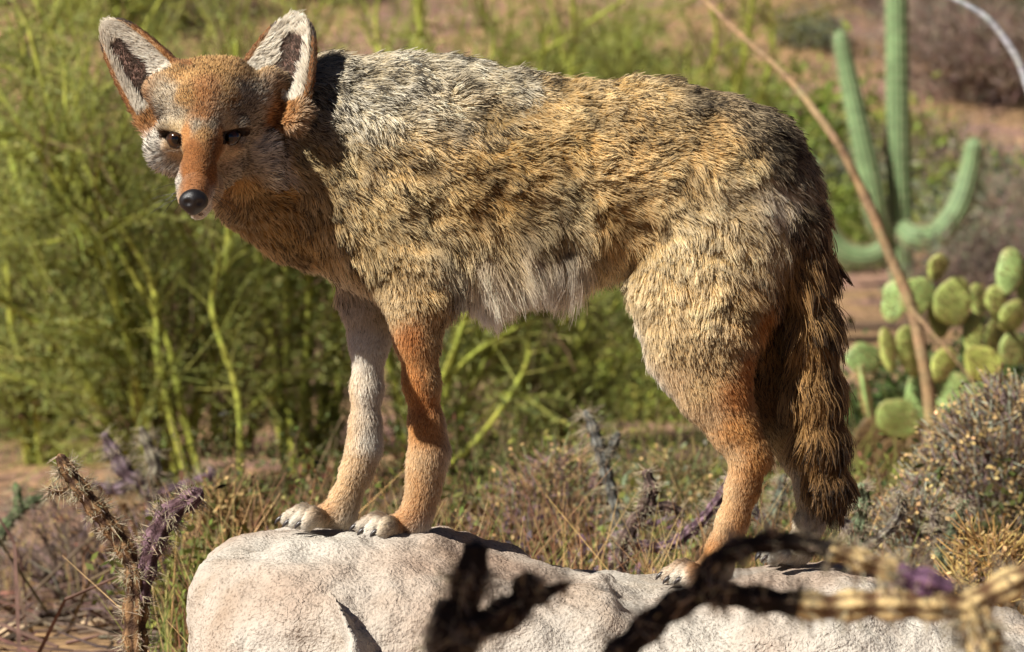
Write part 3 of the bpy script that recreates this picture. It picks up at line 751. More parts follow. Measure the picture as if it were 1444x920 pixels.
# ears
ew, eu, ev, ed_ = ear_local(root)
for i, (A, ax, w, n, Ln, W0, cup) in enumerate(EARS):
    m = ew == i
    inside = m & (ed_ > .001) & (np.abs(ev) < .86)
    rim = m & ~inside
    pal = lambda sel, nm: (rootc.__setitem__(sel, PAL[nm][0]), midc.__setitem__(sel, PAL[nm][1]), tipc.__setitem__(sel, PAL[nm][2]), pdark.__setitem__(sel, PAL[nm][3]))
    pal(rim, 'earrim'); L[rim] = .0055; lift[rim] = .35; flow[rim] = ax
    tipm = rim & (eu > .8); pal(tipm, 'eardark'); pdark[tipm] = .1
    rust = m & (eu < .24); pal(rust, 'facerust'); L[rust] = .009
    inner_sign = 1 if i == 0 else -1                                     # white hair grows from the edge nearest the crown
    e_in = ev * (1 if np.dot(w, (1, 0, 0)) * (1 if i == 0 else -1) > 0 else -1)
    pal(inside, 'earin'); L[inside] = .016; lift[inside] = .5
    dark = inside & (e_in < .26 + .2 * vnoise(root * 70, 5)) & (e_in > -.62) & (eu < .8) & (eu > .16)
    pal(dark, 'eardark'); L[dark] = .006
    side = np.where(ev[inside] > 0, -1, 1)[:, None] * w
    flow[inside] = ax * .75 + side * .55 + n * .15
# dark corners of the eyes and lips
for ex, ey, ed in EYES:
    inn = P(ex + (14 if ex < 290 else -15), ey + 4, ed)
    m = np.linalg.norm((root - inn) * (1, .4, 1), axis=1) < .0075
    midc[m] = C_(50, 34, 24); tipc[m] = C_(60, 42, 30); rootc[m] = C_(40, 28, 20)
m = eye_mask(root, 1.42)
midc[m] = C_(58, 40, 28); tipc[m] = C_(80, 56, 40); rootc[m] = C_(40, 28, 20); L[m] *= .6
hx, hy = to_px(root)
for (a0, a1), (b0, b1) in zip([(256, 294), (266, 301)], [(266, 301), (284, 301)]):
    t_ = np.clip(((hx - a0) * (b0 - a0) + (hy - a1) * (b1 - a1)) / ((b0 - a0) ** 2 + (b1 - a1) ** 2), 0, 1)
    m = (np.hypot(hx - a0 - t_ * (b0 - a0), hy - a1 - t_ * (b1 - a1)) < 1.7) & (root[:, 1] < -.17)
    midc[m] = C_(44, 32, 26); tipc[m] = C_(50, 38, 30); rootc[m] = C_(36, 26, 22)
# tufts: neighbouring hairs share a direction, a length and a tip
dj = np.stack([vnoise(root * 34, 51), vnoise(root * 34, 52), vnoise(root * 34, 53)], -1)
longf = sstep(.012, .026, L)
tail0 = sstep(.325, .365, root[:, 0]) * (root[:, 2] < P(0, 300, 0)[2])
flow = nrm(flow) + dj * ((.22 + .46 * longf) * (1 - .95 * tail0))[:, None]
wav = fbm(root * np.array((30, 30, 52)), 2, 61)
tailm = sstep(.325, .365, root[:, 0]) * (root[:, 2] < P(0, 300, 0)[2])
lift = lift * (1 + .8 * wav * longf * (1 - tailm))
gap = fbm(root * np.array((26, 26, 44)), 2, 73) * (1 - tailm) * longf
L = L * (1 + .34 * gap) * (1 + .25 * tailm * RNG.normal(0, 1, NH)).clip(.4, 1.6) * RNG.uniform(.6, 1.2, NH)
flow = flow - nor * (flow * nor).sum(1, keepdims=True)
flow = nrm(flow)
flow = nrm(flow + RNG.normal(0, .15, (NH, 3)))
lift = np.clip(lift + RNG.normal(0, .09, NH), .06, 1.2)
d0 = flow * np.cos(lift * 1.5)[:, None] + nor * np.sin(np.minimum(lift * 1.5, 1.4))[:, None]
d1 = nrm(flow * np.cos(lift * .25)[:, None] + nor * np.sin(lift * .25)[:, None] + np.array((0, 0, -1.0)) * (.25 * longf + 1.1 * sstep(.038, .052, L))[:, None])
K = 5
tt = np.linspace(0, 1, K)
pts = root[:, None] + L[:, None, None] * (d0[:, None] * (tt - tt ** 2 / 2)[None, :, None] + d1[:, None] * (tt ** 2 / 2)[None, :, None])
ncl = NH // 18
cidx = RNG.choice(NH, ncl, replace=False)
kd = kdtree.KDTree(ncl)
for i, j in enumerate(cidx.tolist()): kd.insert(root[j], i)
kd.balance()
near = np.fromiter((kd.find(p)[1] for p in root.tolist()), np.int64, NH)
# some tufts join a neighbouring tuft, so their sizes differ
sub = RNG.choice(ncl, ncl // 4, replace=False)
kd2 = kdtree.KDTree(len(sub))
for i in sub.tolist(): kd2.insert(root[cidx[i]], i)
kd2.balance()
big = np.fromiter((kd2.find(root[j].tolist())[1] for j in cidx.tolist()), np.int64, ncl)
join = RNG.random(ncl) < .55
near = np.where(join[near], big[near], near)
cj = cidx[near]
amt = ((.22 + .34 * longf) * RNG.uniform(.1, 1.25, NH) * (1 + .5 * tailm))[:, None, None] * (tt ** 1.2)[None, :, None]
wv = nrm(np.cross(flow, nor)); ph = vnoise(root * 30, 77) * 3 + RNG.normal(0, .7, NH)
wave = np.sin(tt[None] * 5.2 + ph[:, None]) - np.sin(ph)[:, None]
pts = pts + wv[:, None] * (wave * (L * .055 * longf)[:, None])[:, :, None]
# far clump centres (across a fold) do not pull
ok = (np.linalg.norm(root - root[cj], axis=1) < .02)[:, None, None]
pts = pts + np.where(ok, (pts[cj] - pts), 0) * amt
# colours along the strand
shade = (1 + .16 * vnoise(root * 24, 81) + .12 * RNG.normal(0, 1, NH))[:, None]
shade = shade * (1 + RNG.normal(0, .17, ncl)[near] * (.35 + .65 * longf))[:, None]
shade = shade * (1 + .30 * np.clip(gap, -1.2, .6))[:, None]
hue = vnoise(root * 13, 91)[:, None]
blk = RNG.random(NH) < pdark * (1 + .9 * vnoise(root * 45, 95))
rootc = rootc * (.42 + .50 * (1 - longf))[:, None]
sat = lambda c, k: np.clip(c.mean(1, keepdims=True) + (c - c.mean(1, keepdims=True)) * k, .004, .95)
kk = 1 + .12 * longf[:, None]
midc = np.clip(midc.mean(1, keepdims=True) + (midc - midc.mean(1, keepdims=True)) * (1.06 + .08 * longf[:, None] - .12 * hw[:, None]), .004, .95); tipc = np.clip(tipc.mean(1, keepdims=True) + (tipc - tipc.mean(1, keepdims=True)) * (1.0 + .08 * longf[:, None]), .004, .95) * 1.1
pdark = pdark * 1.25 + .38 * sstep(.62, .92, nor[:, 2]) * sstep(-.30, -.24, root[:, 0]) * (root[:, 2] > P(0, 300, 0)[2]) * longf
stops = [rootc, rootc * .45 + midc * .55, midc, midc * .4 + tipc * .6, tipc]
colr = np.empty((NH, K, 4), np.float32); colr[..., 3] = 1
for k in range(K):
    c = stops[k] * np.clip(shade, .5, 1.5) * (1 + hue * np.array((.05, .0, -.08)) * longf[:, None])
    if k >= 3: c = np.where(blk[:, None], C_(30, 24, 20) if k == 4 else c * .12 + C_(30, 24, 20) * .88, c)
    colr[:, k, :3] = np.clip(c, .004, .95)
rad = (np.clip(.00020 + L * .0075, .00022, .00040)[:, None] * np.array((1.0, 1.0, .95, .75, .3))[None]).astype(np.float32)
rad[blk] *= np.array((1.0, 1.0, 1.05, 1.35, 2.4), np.float32)
m_fur, nt, b = new_mat('coyote_fur')
nt.nodes.remove(b)
at = N(nt, 'ShaderNodeAttribute', attribute_name='col')
hb = N(nt, 'ShaderNodeBsdfHairPrincipled')
hb.parametrization = 'COLOR'
nt.links.new(at.outputs['Color'], hb.inputs['Color'])
hb.inputs['Roughness'].default_value = .42; hb.inputs['Radial Roughness'].default_value = .6
hb.inputs['IOR'].default_value = 1.45
df = N(nt, 'ShaderNodeBsdfDiffuse')
an = N(nt, 'ShaderNodeAttribute', attribute_name='nrm')
nt.links.new(at.outputs['Color'], df.inputs['Color']); nt.links.new(an.outputs['Vector'], df.inputs['Normal'])
ms = N(nt, 'ShaderNodeMixShader', Fac=FURMIX)
nt.links.new(hb.outputs[0], ms.inputs[1]); nt.links.new(df.outputs[0], ms.inputs[2])
nt.links.new(ms.outputs[0], nt.nodes['Material Output'].inputs[0])
cd = bpy.data.hair_curves.new('fur')
cd.add_curves([K] * NH)
cd.attributes['position'].data.foreach_set('vector', pts.astype(np.float32).ravel())
ra = cd.attributes.get('radius') or cd.attributes.new('radius', 'FLOAT', 'POINT')
ra.data.foreach_set('value', rad.ravel())
ca = cd.attributes.new('col', 'FLOAT_COLOR', 'POINT')
ca.data.foreach_set('color', colr.ravel())
na = cd.attributes.new('nrm', 'FLOAT_VECTOR', 'POINT')
# shading normal of the coat: skin normal leaning with the tuft's own slope
tn = nrm(nor + flow * -.35 + dj * (.5 * longf * (1 - tailm))[:, None])
na.data.foreach_set('vector', np.repeat(tn[:, None], K, 1).astype(np.float32).ravel())
cd.materials.append(m_fur)
fur = bpy.data.objects.new('fur', cd); COL.objects.link(fur)
part(fur); fur['kind'] = 'stuff'

# eyes
m_eye, nt, b = new_mat('eye')
a = N(nt, 'ShaderNodeVertexColor', layer_name='col'); nt.links.new(a.outputs[0], b.inputs['Base Color'])
b.inputs['Roughness'].default_value = .08; b.inputs['Coat Weight'].default_value = .2
def sphere(c, r, n=24, sc=(1, 1, 1)):
    v, f = [], []
    for i in range(n + 1):
        a_ = math.pi * i / n
        for j in range(2 * n):
            b2 = math.pi * j / n
            v.append((math.sin(a_) * math.cos(b2), -math.cos(a_), math.sin(a_) * math.sin(b2)))
    v = np.array(v)
    f = [(i * 2 * n + j, i * 2 * n + (j + 1) % (2 * n), (i + 1) * 2 * n + (j + 1) % (2 * n), (i + 1) * 2 * n + j) for i in range(n) for j in range(2 * n)]
    return v, np.array(f)
for ex, ey, ed in EYES:
    v, f = sphere(None, 1)
    c = P(ex + 1, ey, ed + .0058)
    gaze = nrm(np.array((-.05, -1, -.05)))
    ang = np.arccos(np.clip(v @ gaze, -1, 1))
    col = np.where((ang < .40)[:, None], C_(8, 6, 5), np.where((ang < .78)[:, None], C_(58, 35, 17), C_(34, 24, 20)))
    part(mesh_obj('eye', c + v * .0152, f, m_eye, None, True, col))
# nose pad
NF = Field(NOSE - .035, NOSE + .035, .0011)
def nose_ball(px, py, y, r, k, s=1.0): NF.cone(P(px, py, y), r, P(px, py, y) + 1e-5, r, s, k)
nose_ball(265, 284, -.320, .0122, .008); nose_ball(281, 284, -.320, .0122, .008); nose_ball(273, 280, -.322, .0125, .008)
nose_ball(273, 295, -.316, .008, .01)
for px in (263.5, 282.5):
    c = P(px, 287, -.3345)
    sl, (x, y, z) = NF.win(c - .01, c + .01)
    NF.carve(sl, np.sqrt(((x - c[0]) / 1.25) ** 2 + (y - c[1]) ** 2 + ((z - c[2])) ** 2) - .0046, .003)
NVt, NFc = surface_nets(NF.f, NF.lo, .0011)
m_nose, nt, b = new_mat('nose_leather')
b.inputs['Base Color'].default_value = (*lin(24, 22, 24), 1); b.inputs['Roughness'].default_value = .42
tcn = N(nt, 'ShaderNodeTexCoord'); vn = N(nt, 'ShaderNodeTexVoronoi', Scale=900.0); bn = N(nt, 'ShaderNodeBump', Strength=.35, Distance=.0008)
nt.links.new(tcn.outputs['Object'], vn.inputs['Vector']); nt.links.new(vn.outputs[0], bn.inputs['Height']); nt.links.new(bn.outputs[0], b.inputs['Normal'])
part(mesh_obj('nose', relax(NVt, NFc, 4, .5), NFc, m_nose))
# claws
m_claw = vcol_mat('claw_horn', .35, .2, 300, spec=.5)
for tx, ty, ty2, rt in CLAWS:
    g = Geo()
    base = [(tx - rt * .3, ty - 2, ty2), (tx - rt * 1.0, ty - 3, ty2 - .001), (tx - rt * 1.55, ty + 1, ty2 - .002), (tx - rt * 1.85, ty + 6, ty2 - .003)]
    pp = spline([P(*q) for q in base], 9)
    g.tube(pp, np.array((3.6, 3.6, 3.5, 3.3, 3.0, 2.6, 2.1, 1.5, .6)) * .001, C_(52, 46, 44), 8)
    part(g.build('claw', m_claw))
# whiskers
g = Geo()
for side, px0 in ((-1, 258), (1, 294)):
    for i in range(9):
        a = P(px0 + RNG.uniform(-5, 5), 266 + RNG.uniform(-8, 14), -.275)
        dr = nrm(np.array((side * RNG.uniform(.4, 1.0), RNG.uniform(-.1, .5), RNG.uniform(-.5, .1))))
        ln = RNG.uniform(.03, .055)
        q = [a + dr * ln * t + np.array((0, 0, -.012)) * t * t for t in (0, .35, .7, 1)]
        g.sticks(q[:-1], q[1:], (.0004, .00032, .0002), (.00032, .0002, .0001), C_(24, 20, 18))
part(g.build('whiskers', m_claw))['kind'] = 'stuff'
# ------------------------------------------------------------------ vegetation
m_leaf = vcol_mat('leaf', .6, .35, 6, spec=.3, translucent=.35)
m_bark = vcol_mat('bark', .85, .3, 60, bump=.5, bscale=150)
m_dry = vcol_mat('dry_twig', .9, .3, 40)
m_cholla = vcol_mat('cholla_wood', .9, .3, 70, bump=.6, bscale=220)
m_spine = vcol_mat('spines', .6, .2, 30)
def rdir(n, rng, up=0.0):
    d = rng.normal(0, 1, (n, 3)); d[:, 2] += up
    return nrm(d)
def jit(c, n, rng, s=.18):
    return np.clip(np.asarray(c) * (1 + rng.normal(0, s, (n, 1))) * (1 + rng.normal(0, s * .3, (n, 3))), .003, .9)
def reparent(o, thing):
    o.parent = thing
    return o

# --- palo verde: many green stems breaking into feathery sprays
PV_STEM = C_(160, 164, 70); PV_TWIG = C_(164, 168, 84); PV_LEAF = C_(160, 166, 98)
def palo_verde(loc, label, height, spread, seed, lean=(0, 0), nst=7, dense=1.0, group=None):
    rng = np.random.default_rng(seed)
    t = empty('palo_verde', loc, label, 'shrub', group)
    tw = Geo()
    for k in range(nst):
        az = 2 * math.pi * (k + rng.uniform(-.3, .3)) / nst
        out = np.array((math.cos(az), math.sin(az), 0)) * spread * rng.uniform(.35, 1.0) + np.array((lean[0], lean[1], 0)) * rng.uniform(.6, 1.3)
        hh = height * rng.uniform(.62, 1.0)
        p0 = np.array((math.cos(az), math.sin(az), 0)) * .05 * rng.uniform(.5, 1.5); p0[2] = -.04
        ctl = [p0, p0 + out * .18 + (0, 0, hh * .25), p0 + out * .45 + (rng.normal(0, .05), rng.normal(0, .05), hh * .52), p0 + out * .78 + (rng.normal(0, .07), rng.normal(0, .07), hh * .8), p0 + out + (0, 0, hh)]
        path = spline(ctl, 22)
        g = Geo()
        r = np.linspace(.021, .005, 22) * height / 1.6
        g.tube(path, r, jit(PV_STEM, 22, rng, .12), 6)
        reparent(g.build('stem', m_bark), t)
        # side branches and their sprays
        nb = int(18 * dense)
        for b_ in range(nb):
            i = int(1 + 20 * rng.random() ** .8); o = path[i]
            d = nrm(nrm(path[min(i + 1, 21)] - path[i - 1]) * .6 + rng.normal(0, .6, 3) + np.array((0, 0, .12)))
            ln = rng.uniform(.16, .42) * height / 1.6
            q = np.array([o + d * ln * s + np.array((0, 0, .06)) * ln * s * s * 3 + rng.normal(0, .008, 3) for s in (0, .33, .66, 1)])
            rr = .0065 * height / 1.6
            tw.sticks(q[:-1], q[1:], rr * np.array((1, .8, .6)), rr * np.array((.8, .6, .35)), PV_STEM * rng.uniform(.8, 1.15))
            nt_ = int(17 * dense)
            s = rng.uniform(.1, 1, nt_); base = q[0] + (q[-1] - q[0]) * s[:, None]
            dd = nrm(d * .8 + rng.normal(0, .55, (nt_, 3)) + np.array((0, 0, .1)))
            l2 = rng.uniform(.10, .30, nt_)[:, None] * height / 1.6
            mid_ = base + dd * l2 * .55; end = base + dd * l2 + rng.normal(0, .02, (nt_, 3)) + np.array((0, 0, -.01))
            dead = rng.random() < .22
            c = jit(C_(134, 108, 84) if dead else PV_TWIG, nt_, rng)
            tw.sticks(base, mid_, .0022, .0017, c); tw.sticks(mid_, end, .0017, .0008, c)
            # rows of tiny leaflets along each twig
            nl = 2 if dead else 10
            for e in range(nl):
                f = rng.uniform(.15, 1, (nt_, 1))
                pp = base + (end - base) * f
                ld = nrm(dd * .7 + rng.normal(0, .6, (nt_, 3)))
                sd = nrm(np.cross(ld, rng.normal(0, 1, (nt_, 3))))
                tw.leaves(pp + ld * .010, ld, sd, rng.uniform(.018, .04, nt_), .0055, jit(PV_LEAF, nt_, rng, .25))
    o = reparent(tw.build('twigs', m_leaf, smooth=False), t); o['kind'] = 'stuff'
    return t
def at_ground(px, py): return ground_at(px, py)
def on_ground(x, y): return np.array((x, y, ground_z(np.array([x]), np.array([y]))[0]))
def col_x(px, y): return P(px, 460, y)[0]

PVS = [  # px of the foot, depth, height m, spread, lean, stems, label
    (235, 10.5, 1.95, .62, (-.42, 0), 9, 'large lime green palo verde shrub beside the spiny dead cholla fork'),
    (60, 12.0, 1.75, .55, (-.15, .1), 8, 'feathery palo verde shrub behind the large one, over bare reddish dirt'),
    (430, 11.5, 1.75, .5, (-.05, 0), 8, 'upright palo verde shrub behind the coyote\'s chest and front legs'),
    (590, 11.0, 1.28, .5, (.42, 0), 8, 'low palo verde shrub leaning under the coyote\'s belly'),
    (770, 13.0, 1.05, .6, (.1, 0), 8, 'short olive palo verde shrub behind the small grey cholla'),
    (610, 21.0, 2.35, .55, (.1, 0), 7, 'tall palo verde rising behind the coyote\'s shoulders'),
    (800, 22.0, 2.30, .6, (.15, 0), 7, 'tall palo verde rising behind the middle of the coyote\'s back'),
    (985, 25.0, 2.55, .6, (.0, 0), 7, 'tall palo verde rising behind the coyote\'s hips'),
    (330, 12.6, 1.3, .6, (.0, 0), 8, 'short bushy palo verde between the large one and the upright one'),
    (130, 24.0, 2.4, .7, (.2, 0), 7, 'far palo verde behind the coyote\'s head'),
    (330, 23.0, 2.3, .6, (.2, 0), 7, 'far palo verde behind the coyote\'s ears'),
]
PVT = []
for k, (px, y, h_, sp, ln, ns, lb) in enumerate(PVS):
    PVT.append(palo_verde(on_ground(col_x(px, y), y), lb, h_, sp, 100 + k, ln, ns, .95 if y < 15 else .8))

def add_stem(k, rows, r0, r1, dy=-.25):
    # a further stem of one palo verde, standing where the photograph shows it against that shrub
    t = PVT[k]; org = np.array(t.location); y = org[1] + dy
    pts = spline([P(a, b_, y + i * .02) for i, (a, b_) in enumerate(rows)], 26)
    rg_ = np.random.default_rng(900 + k)
    g = Geo(); g.tube(pts, np.linspace(r0, r1, 26) * S(y) * .72, jit(PV_STEM, 26, rg_, .10), 7)
    n = 26; base = pts[rg_.integers(4, 26, n)]; d = nrm(rg_.normal(0, .55, (n, 3)) + nrm(pts[-1] - pts[0]) * .5 + np.array((0, 0, .35)))
    g.sticks(base, base + d * rg_.uniform(.08, .3, (n, 1)), .0032, .001, jit(PV_TWIG, n, rg_))
    o = g.build('stem', m_bark, origin=org); o.parent = t
add_stem(2, [(476, 720), (474, 600), (478, 500), (480, 420), (468, 330)], 9, 5)
add_stem(2, [(400, 700), (396, 560), (378, 450), (366, 380), (372, 300)], 8, 5)
add_stem(3, [(560, 700), (575, 640), (600, 575), (655, 510), (715, 470), (790, 430)], 9, 3)
add_stem(3, [(575, 690), (600, 600), (630, 520), (655, 450), (662, 400)], 8, 4)
add_stem(3, [(565, 690), (640, 650), (690, 600), (740, 520), (745, 470)], 8, 4)
add_stem(0, [(300, 720), (262, 600), (235, 480), (190, 390), (120, 270), (70, 150), (40, 40)], 9, 4)
add_stem(0, [(270, 700), (225, 520), (215, 400), (150, 290), (98, 180), (92, 100)], 9, 4)
add_stem(0, [(340, 700), (335, 560), (300, 440), (310, 360)], 8, 5)
add_stem(5, [(590, 560), (590, 300), (590, 120), (592, 40), (590, -40)], 11, 8)
add_stem(6, [(700, 520), (690, 250), (716, 108), (770, 72), (835, 30), (880, 0)], 8, 4)
add_stem(6, [(800, 500), (800, 250), (806, 130), (790, 60), (770, -20)], 6, 3)
# --- round desert shrubs on the flat and the hillside
def shrub_proto(name, colr, seed, twiggy=False, label='', cat='shrub', group=None):
    rng = np.random.default_rng(seed)
    t = empty(name, (0, 0, 0), label, cat, group)
    st = Geo(); cr = Geo()
    nst = 26
    for k in range(nst):
        d = rdir(1, rng, .9)[0]; d[2] = abs(d[2]) + .25; d = nrm(d)
        L_ = rng.uniform(.5, .95)
        q = [d * L_ * s + rng.normal(0, .03, 3) * s for s in (0, .4, .75, 1)]
        q[0] = np.array((rng.normal(0, .05), rng.normal(0, .05), -.05))
        st.sticks(q[:-1], q[1:], (.016, .011, .007), (.011, .007, .003), C_(112, 92, 74) * rng.uniform(.7, 1.2))
        n = 150
        cpt = q[2] + rng.normal(0, .17, (n, 3)); cpt[:, 2] = np.abs(cpt[:, 2])
        ld = nrm(rng.normal(0, .8, (n, 3)) + d * .6 + np.array((0, 0, .5)))
        sd = nrm(np.cross(ld, rng.normal(0, 1, (n, 3))))
        c = jit(colr, n, rng, .28) * rng.uniform(.8, 1.2)
        if twiggy: cr.sticks(cpt - ld * .05, cpt + ld * .06, .004, .0015, c)
        else: cr.leaves(cpt, ld, sd, rng.uniform(.05, .11, n), rng.uniform(.022, .045, n), c)
    reparent(st.build('stem', m_bark, smooth=False), t)
    o = reparent(cr.build('crown', m_dry if twiggy else m_leaf, smooth=False), t); o['kind'] = 'stuff'
    return t
GS = 'desert shrubs on the slope'
KINDS = [
    (('olive_shrub', C_(126, 138, 62), 1, False), 'olive green leafy shrub on the far slope'),
    (('dark_shrub', C_(84, 100, 54), 2, False), 'dark green leafy shrub on the far slope'),
    (('yellow_green_shrub', C_(150, 156, 74), 3, False), 'yellowish green leafy shrub on the far slope'),
    (('dry_shrub', C_(142, 122, 108), 4, True), 'grey leafless twiggy shrub on the far slope'),
    (('grey_green_shrub', C_(126, 130, 104), 5, False), 'grey green leafy shrub on the far slope'),
]
protos = [shrub_proto(*a, label=lb, group=GS + ', ' + a[0].replace('_', ' ') + 's') for a, lb in KINDS]
rs = np.random.default_rng(77)
used = [False] * len(protos)
ZONES = [(-1e9, 'left of the palo verde thicket'), (60, 'behind the coyote\'s raised ears'), (440, 'behind the coyote\'s shoulders'), (700, 'behind the middle of the coyote\'s back'), (950, 'behind the coyote\'s hips and tail'), (1180, 'behind the saguaro\'s arms'), (1340, 'beyond the prickly pear clump'), (1480, 'beyond the grey purple dry bush')]
def put_shrub(k, px, y, sc, sink=.0):
    if not used[k]: o = protos[k]; used[k] = True
    else: o = copy_tree(protos[k])
    x = col_x(px, y)
    zone = [z for a, z in ZONES if px >= a][-1]
    size = 'large ' if sc > 1.3 else ('small ' if sc < .95 else '')
    where = ' on the flat ' if y < 41 else (' low on the slope ' if y < 54 else ' high on the slope ')
    o['label'] = size + KINDS[k][1].replace(' on the far slope', '') + where + zone
    o.location = on_ground(x, y) - np.array((0, 0, sink))
    o.rotation_euler = (0, 0, rs.uniform(0, 6.28))
    o.scale = (sc * rs.uniform(.9, 1.25), sc * rs.uniform(.9, 1.25), sc * rs.uniform(.75, 1.0))
for k, px, y, sc in [(0, 1040, 40, 1.5), (0, 1130, 37, 1.2), (2, 960, 44, 1.3), (0, 1100, 47, 1.7), (1, 60, 16, .75), (1, -10, 13.5, .6), (1, 330, 40, 1.2), (0, 560, 42, 1.4), (2, 700, 46, 1.5), (0, 240, 44, 1.4),
                     (3, 1300, 46, 1.3), (3, 1400, 44, 1.2), (3, 1360, 52, 1.5), (4, 1440, 38, 1.2), (3, 1240, 55, 1.4), (3, 1420, 58, 1.5), (0, 850, 50, 1.5), (1, 1330, 11.8, .6), (1, 1420, 12.0, .6), (0, 1120, 36, .8), (4, 1420, 28, .8), (3, 1390, 26, .8), (2, 880, 15, .55), (0, 830, 17, .7), (4, 700, 18, .6), (0, 950, 18, .6)]:
    put_shrub(k, px, y, sc)
for i in range(70):
    y = 30 + 50 * rs.random() ** .8
    px = rs.uniform(-250, 1700)
    right = px > 1150
    k = int(rs.choice(5, p=(.10, .14, .06, .52, .18) if right else (.30, .20, .16, .18, .16)))
    put_shrub(k, px, y, rs.uniform(.7, 1.6))

for i in range(16):                                                   # the scrub goes on to both sides
    left = i % 2 == 0
    put_shrub(int(rs.choice((0, 1, 3, 4))), rs.uniform(-1000, -220) if left else rs.uniform(1660, 2400), rs.uniform(9, 30), rs.uniform(.5, 1.0))
# --- saguaro with upturned arms
m_sag = vcol_mat('saguaro_skin', .55, .18, 8, bump=.3, bscale=60)
def ribbed(ribs, depth):
    return lambda s, th: 1 + depth * (np.abs(np.cos(th * ribs / 2)) - .5)
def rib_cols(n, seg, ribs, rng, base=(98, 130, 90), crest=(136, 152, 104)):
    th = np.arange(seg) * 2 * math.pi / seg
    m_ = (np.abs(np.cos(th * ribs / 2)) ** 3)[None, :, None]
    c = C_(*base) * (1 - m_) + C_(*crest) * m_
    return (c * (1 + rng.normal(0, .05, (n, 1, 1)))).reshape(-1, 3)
def saguaro_limb(name, pts, rad, parent, rng, ribs=14, n=60, base=(98, 130, 90)):
    seg = ribs * 4
    path = spline(pts, n)
    r = np.interp(np.linspace(0, 1, n), np.linspace(0, 1, len(rad)), rad)
    tip = np.linspace(0, 1, n); r = r * np.clip((1 - tip) * 22 + .25, 0, 1) ** .5
    g = Geo()
    g.tube(path, r, (1, 1, 1), seg, ribbed(ribs, .17))
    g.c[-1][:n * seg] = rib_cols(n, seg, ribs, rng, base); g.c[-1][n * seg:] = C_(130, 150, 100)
    # spines on the rib crests
    V = g.v[-1][:n * seg].reshape(n, seg, 3)
    pk = V[::2, ::4].reshape(-1, 3); ctr = np.repeat(path[::2], ribs, 0)
    rep_ = 3
    pk = np.repeat(pk, rep_, 0); o = nrm(pk - np.repeat(ctr, rep_, 0)) + rng.normal(0, .5, (len(pk), 3))
    g.sticks(pk, pk + nrm(o) * .035, .0016, .0005, C_(196, 184, 150))
    ob = g.build(name, m_sag, origin=np.array(parent.location))
    ob.parent = parent
    return ob
YS = 33.0
def Sg(px, py, dy=0.0): return P(px, py, YS + dy)
sbase = on_ground(P(1273, 460, YS)[0], YS)
sag = empty('saguaro', sbase, 'tall ribbed saguaro cactus with upcurved arms behind the prickly pear', 'cactus')
rg = np.random.default_rng(5); k_ = S(YS)
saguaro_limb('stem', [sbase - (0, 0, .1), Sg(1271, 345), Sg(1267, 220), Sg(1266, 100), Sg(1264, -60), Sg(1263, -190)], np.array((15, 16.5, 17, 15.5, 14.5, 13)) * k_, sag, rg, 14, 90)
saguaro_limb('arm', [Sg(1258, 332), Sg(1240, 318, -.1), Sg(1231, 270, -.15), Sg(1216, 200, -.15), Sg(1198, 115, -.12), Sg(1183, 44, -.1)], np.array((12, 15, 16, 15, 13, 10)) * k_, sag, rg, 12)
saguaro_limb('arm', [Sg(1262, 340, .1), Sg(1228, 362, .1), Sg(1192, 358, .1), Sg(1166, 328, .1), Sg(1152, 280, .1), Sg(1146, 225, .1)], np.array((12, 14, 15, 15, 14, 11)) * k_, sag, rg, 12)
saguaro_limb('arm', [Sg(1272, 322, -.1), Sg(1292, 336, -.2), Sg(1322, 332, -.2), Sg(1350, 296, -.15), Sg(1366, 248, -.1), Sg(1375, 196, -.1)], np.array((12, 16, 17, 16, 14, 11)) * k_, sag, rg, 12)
# added, unseen young saguaro left of the camera that shades the foreground cholla
SH = 2.0
tx_, ty_ = .085 - math.sin(SUN_AZ) * SH, -3.0 - math.cos(SUN_AZ) * SH
top_ = .95 + SH * math.tan(SUN_EL)
shade_saguaro = empty('saguaro', on_ground(tx_, ty_), 'young single spear saguaro cactus added unseen beside the camera for its shadow', 'cactus')
saguaro_limb('stem', [np.array((tx_, ty_, -.1)), np.array((tx_, ty_, 1.2)), np.array((tx_ + .01, ty_, top_))], (.075, .085, .08), shade_saguaro, rg, 12, 70)

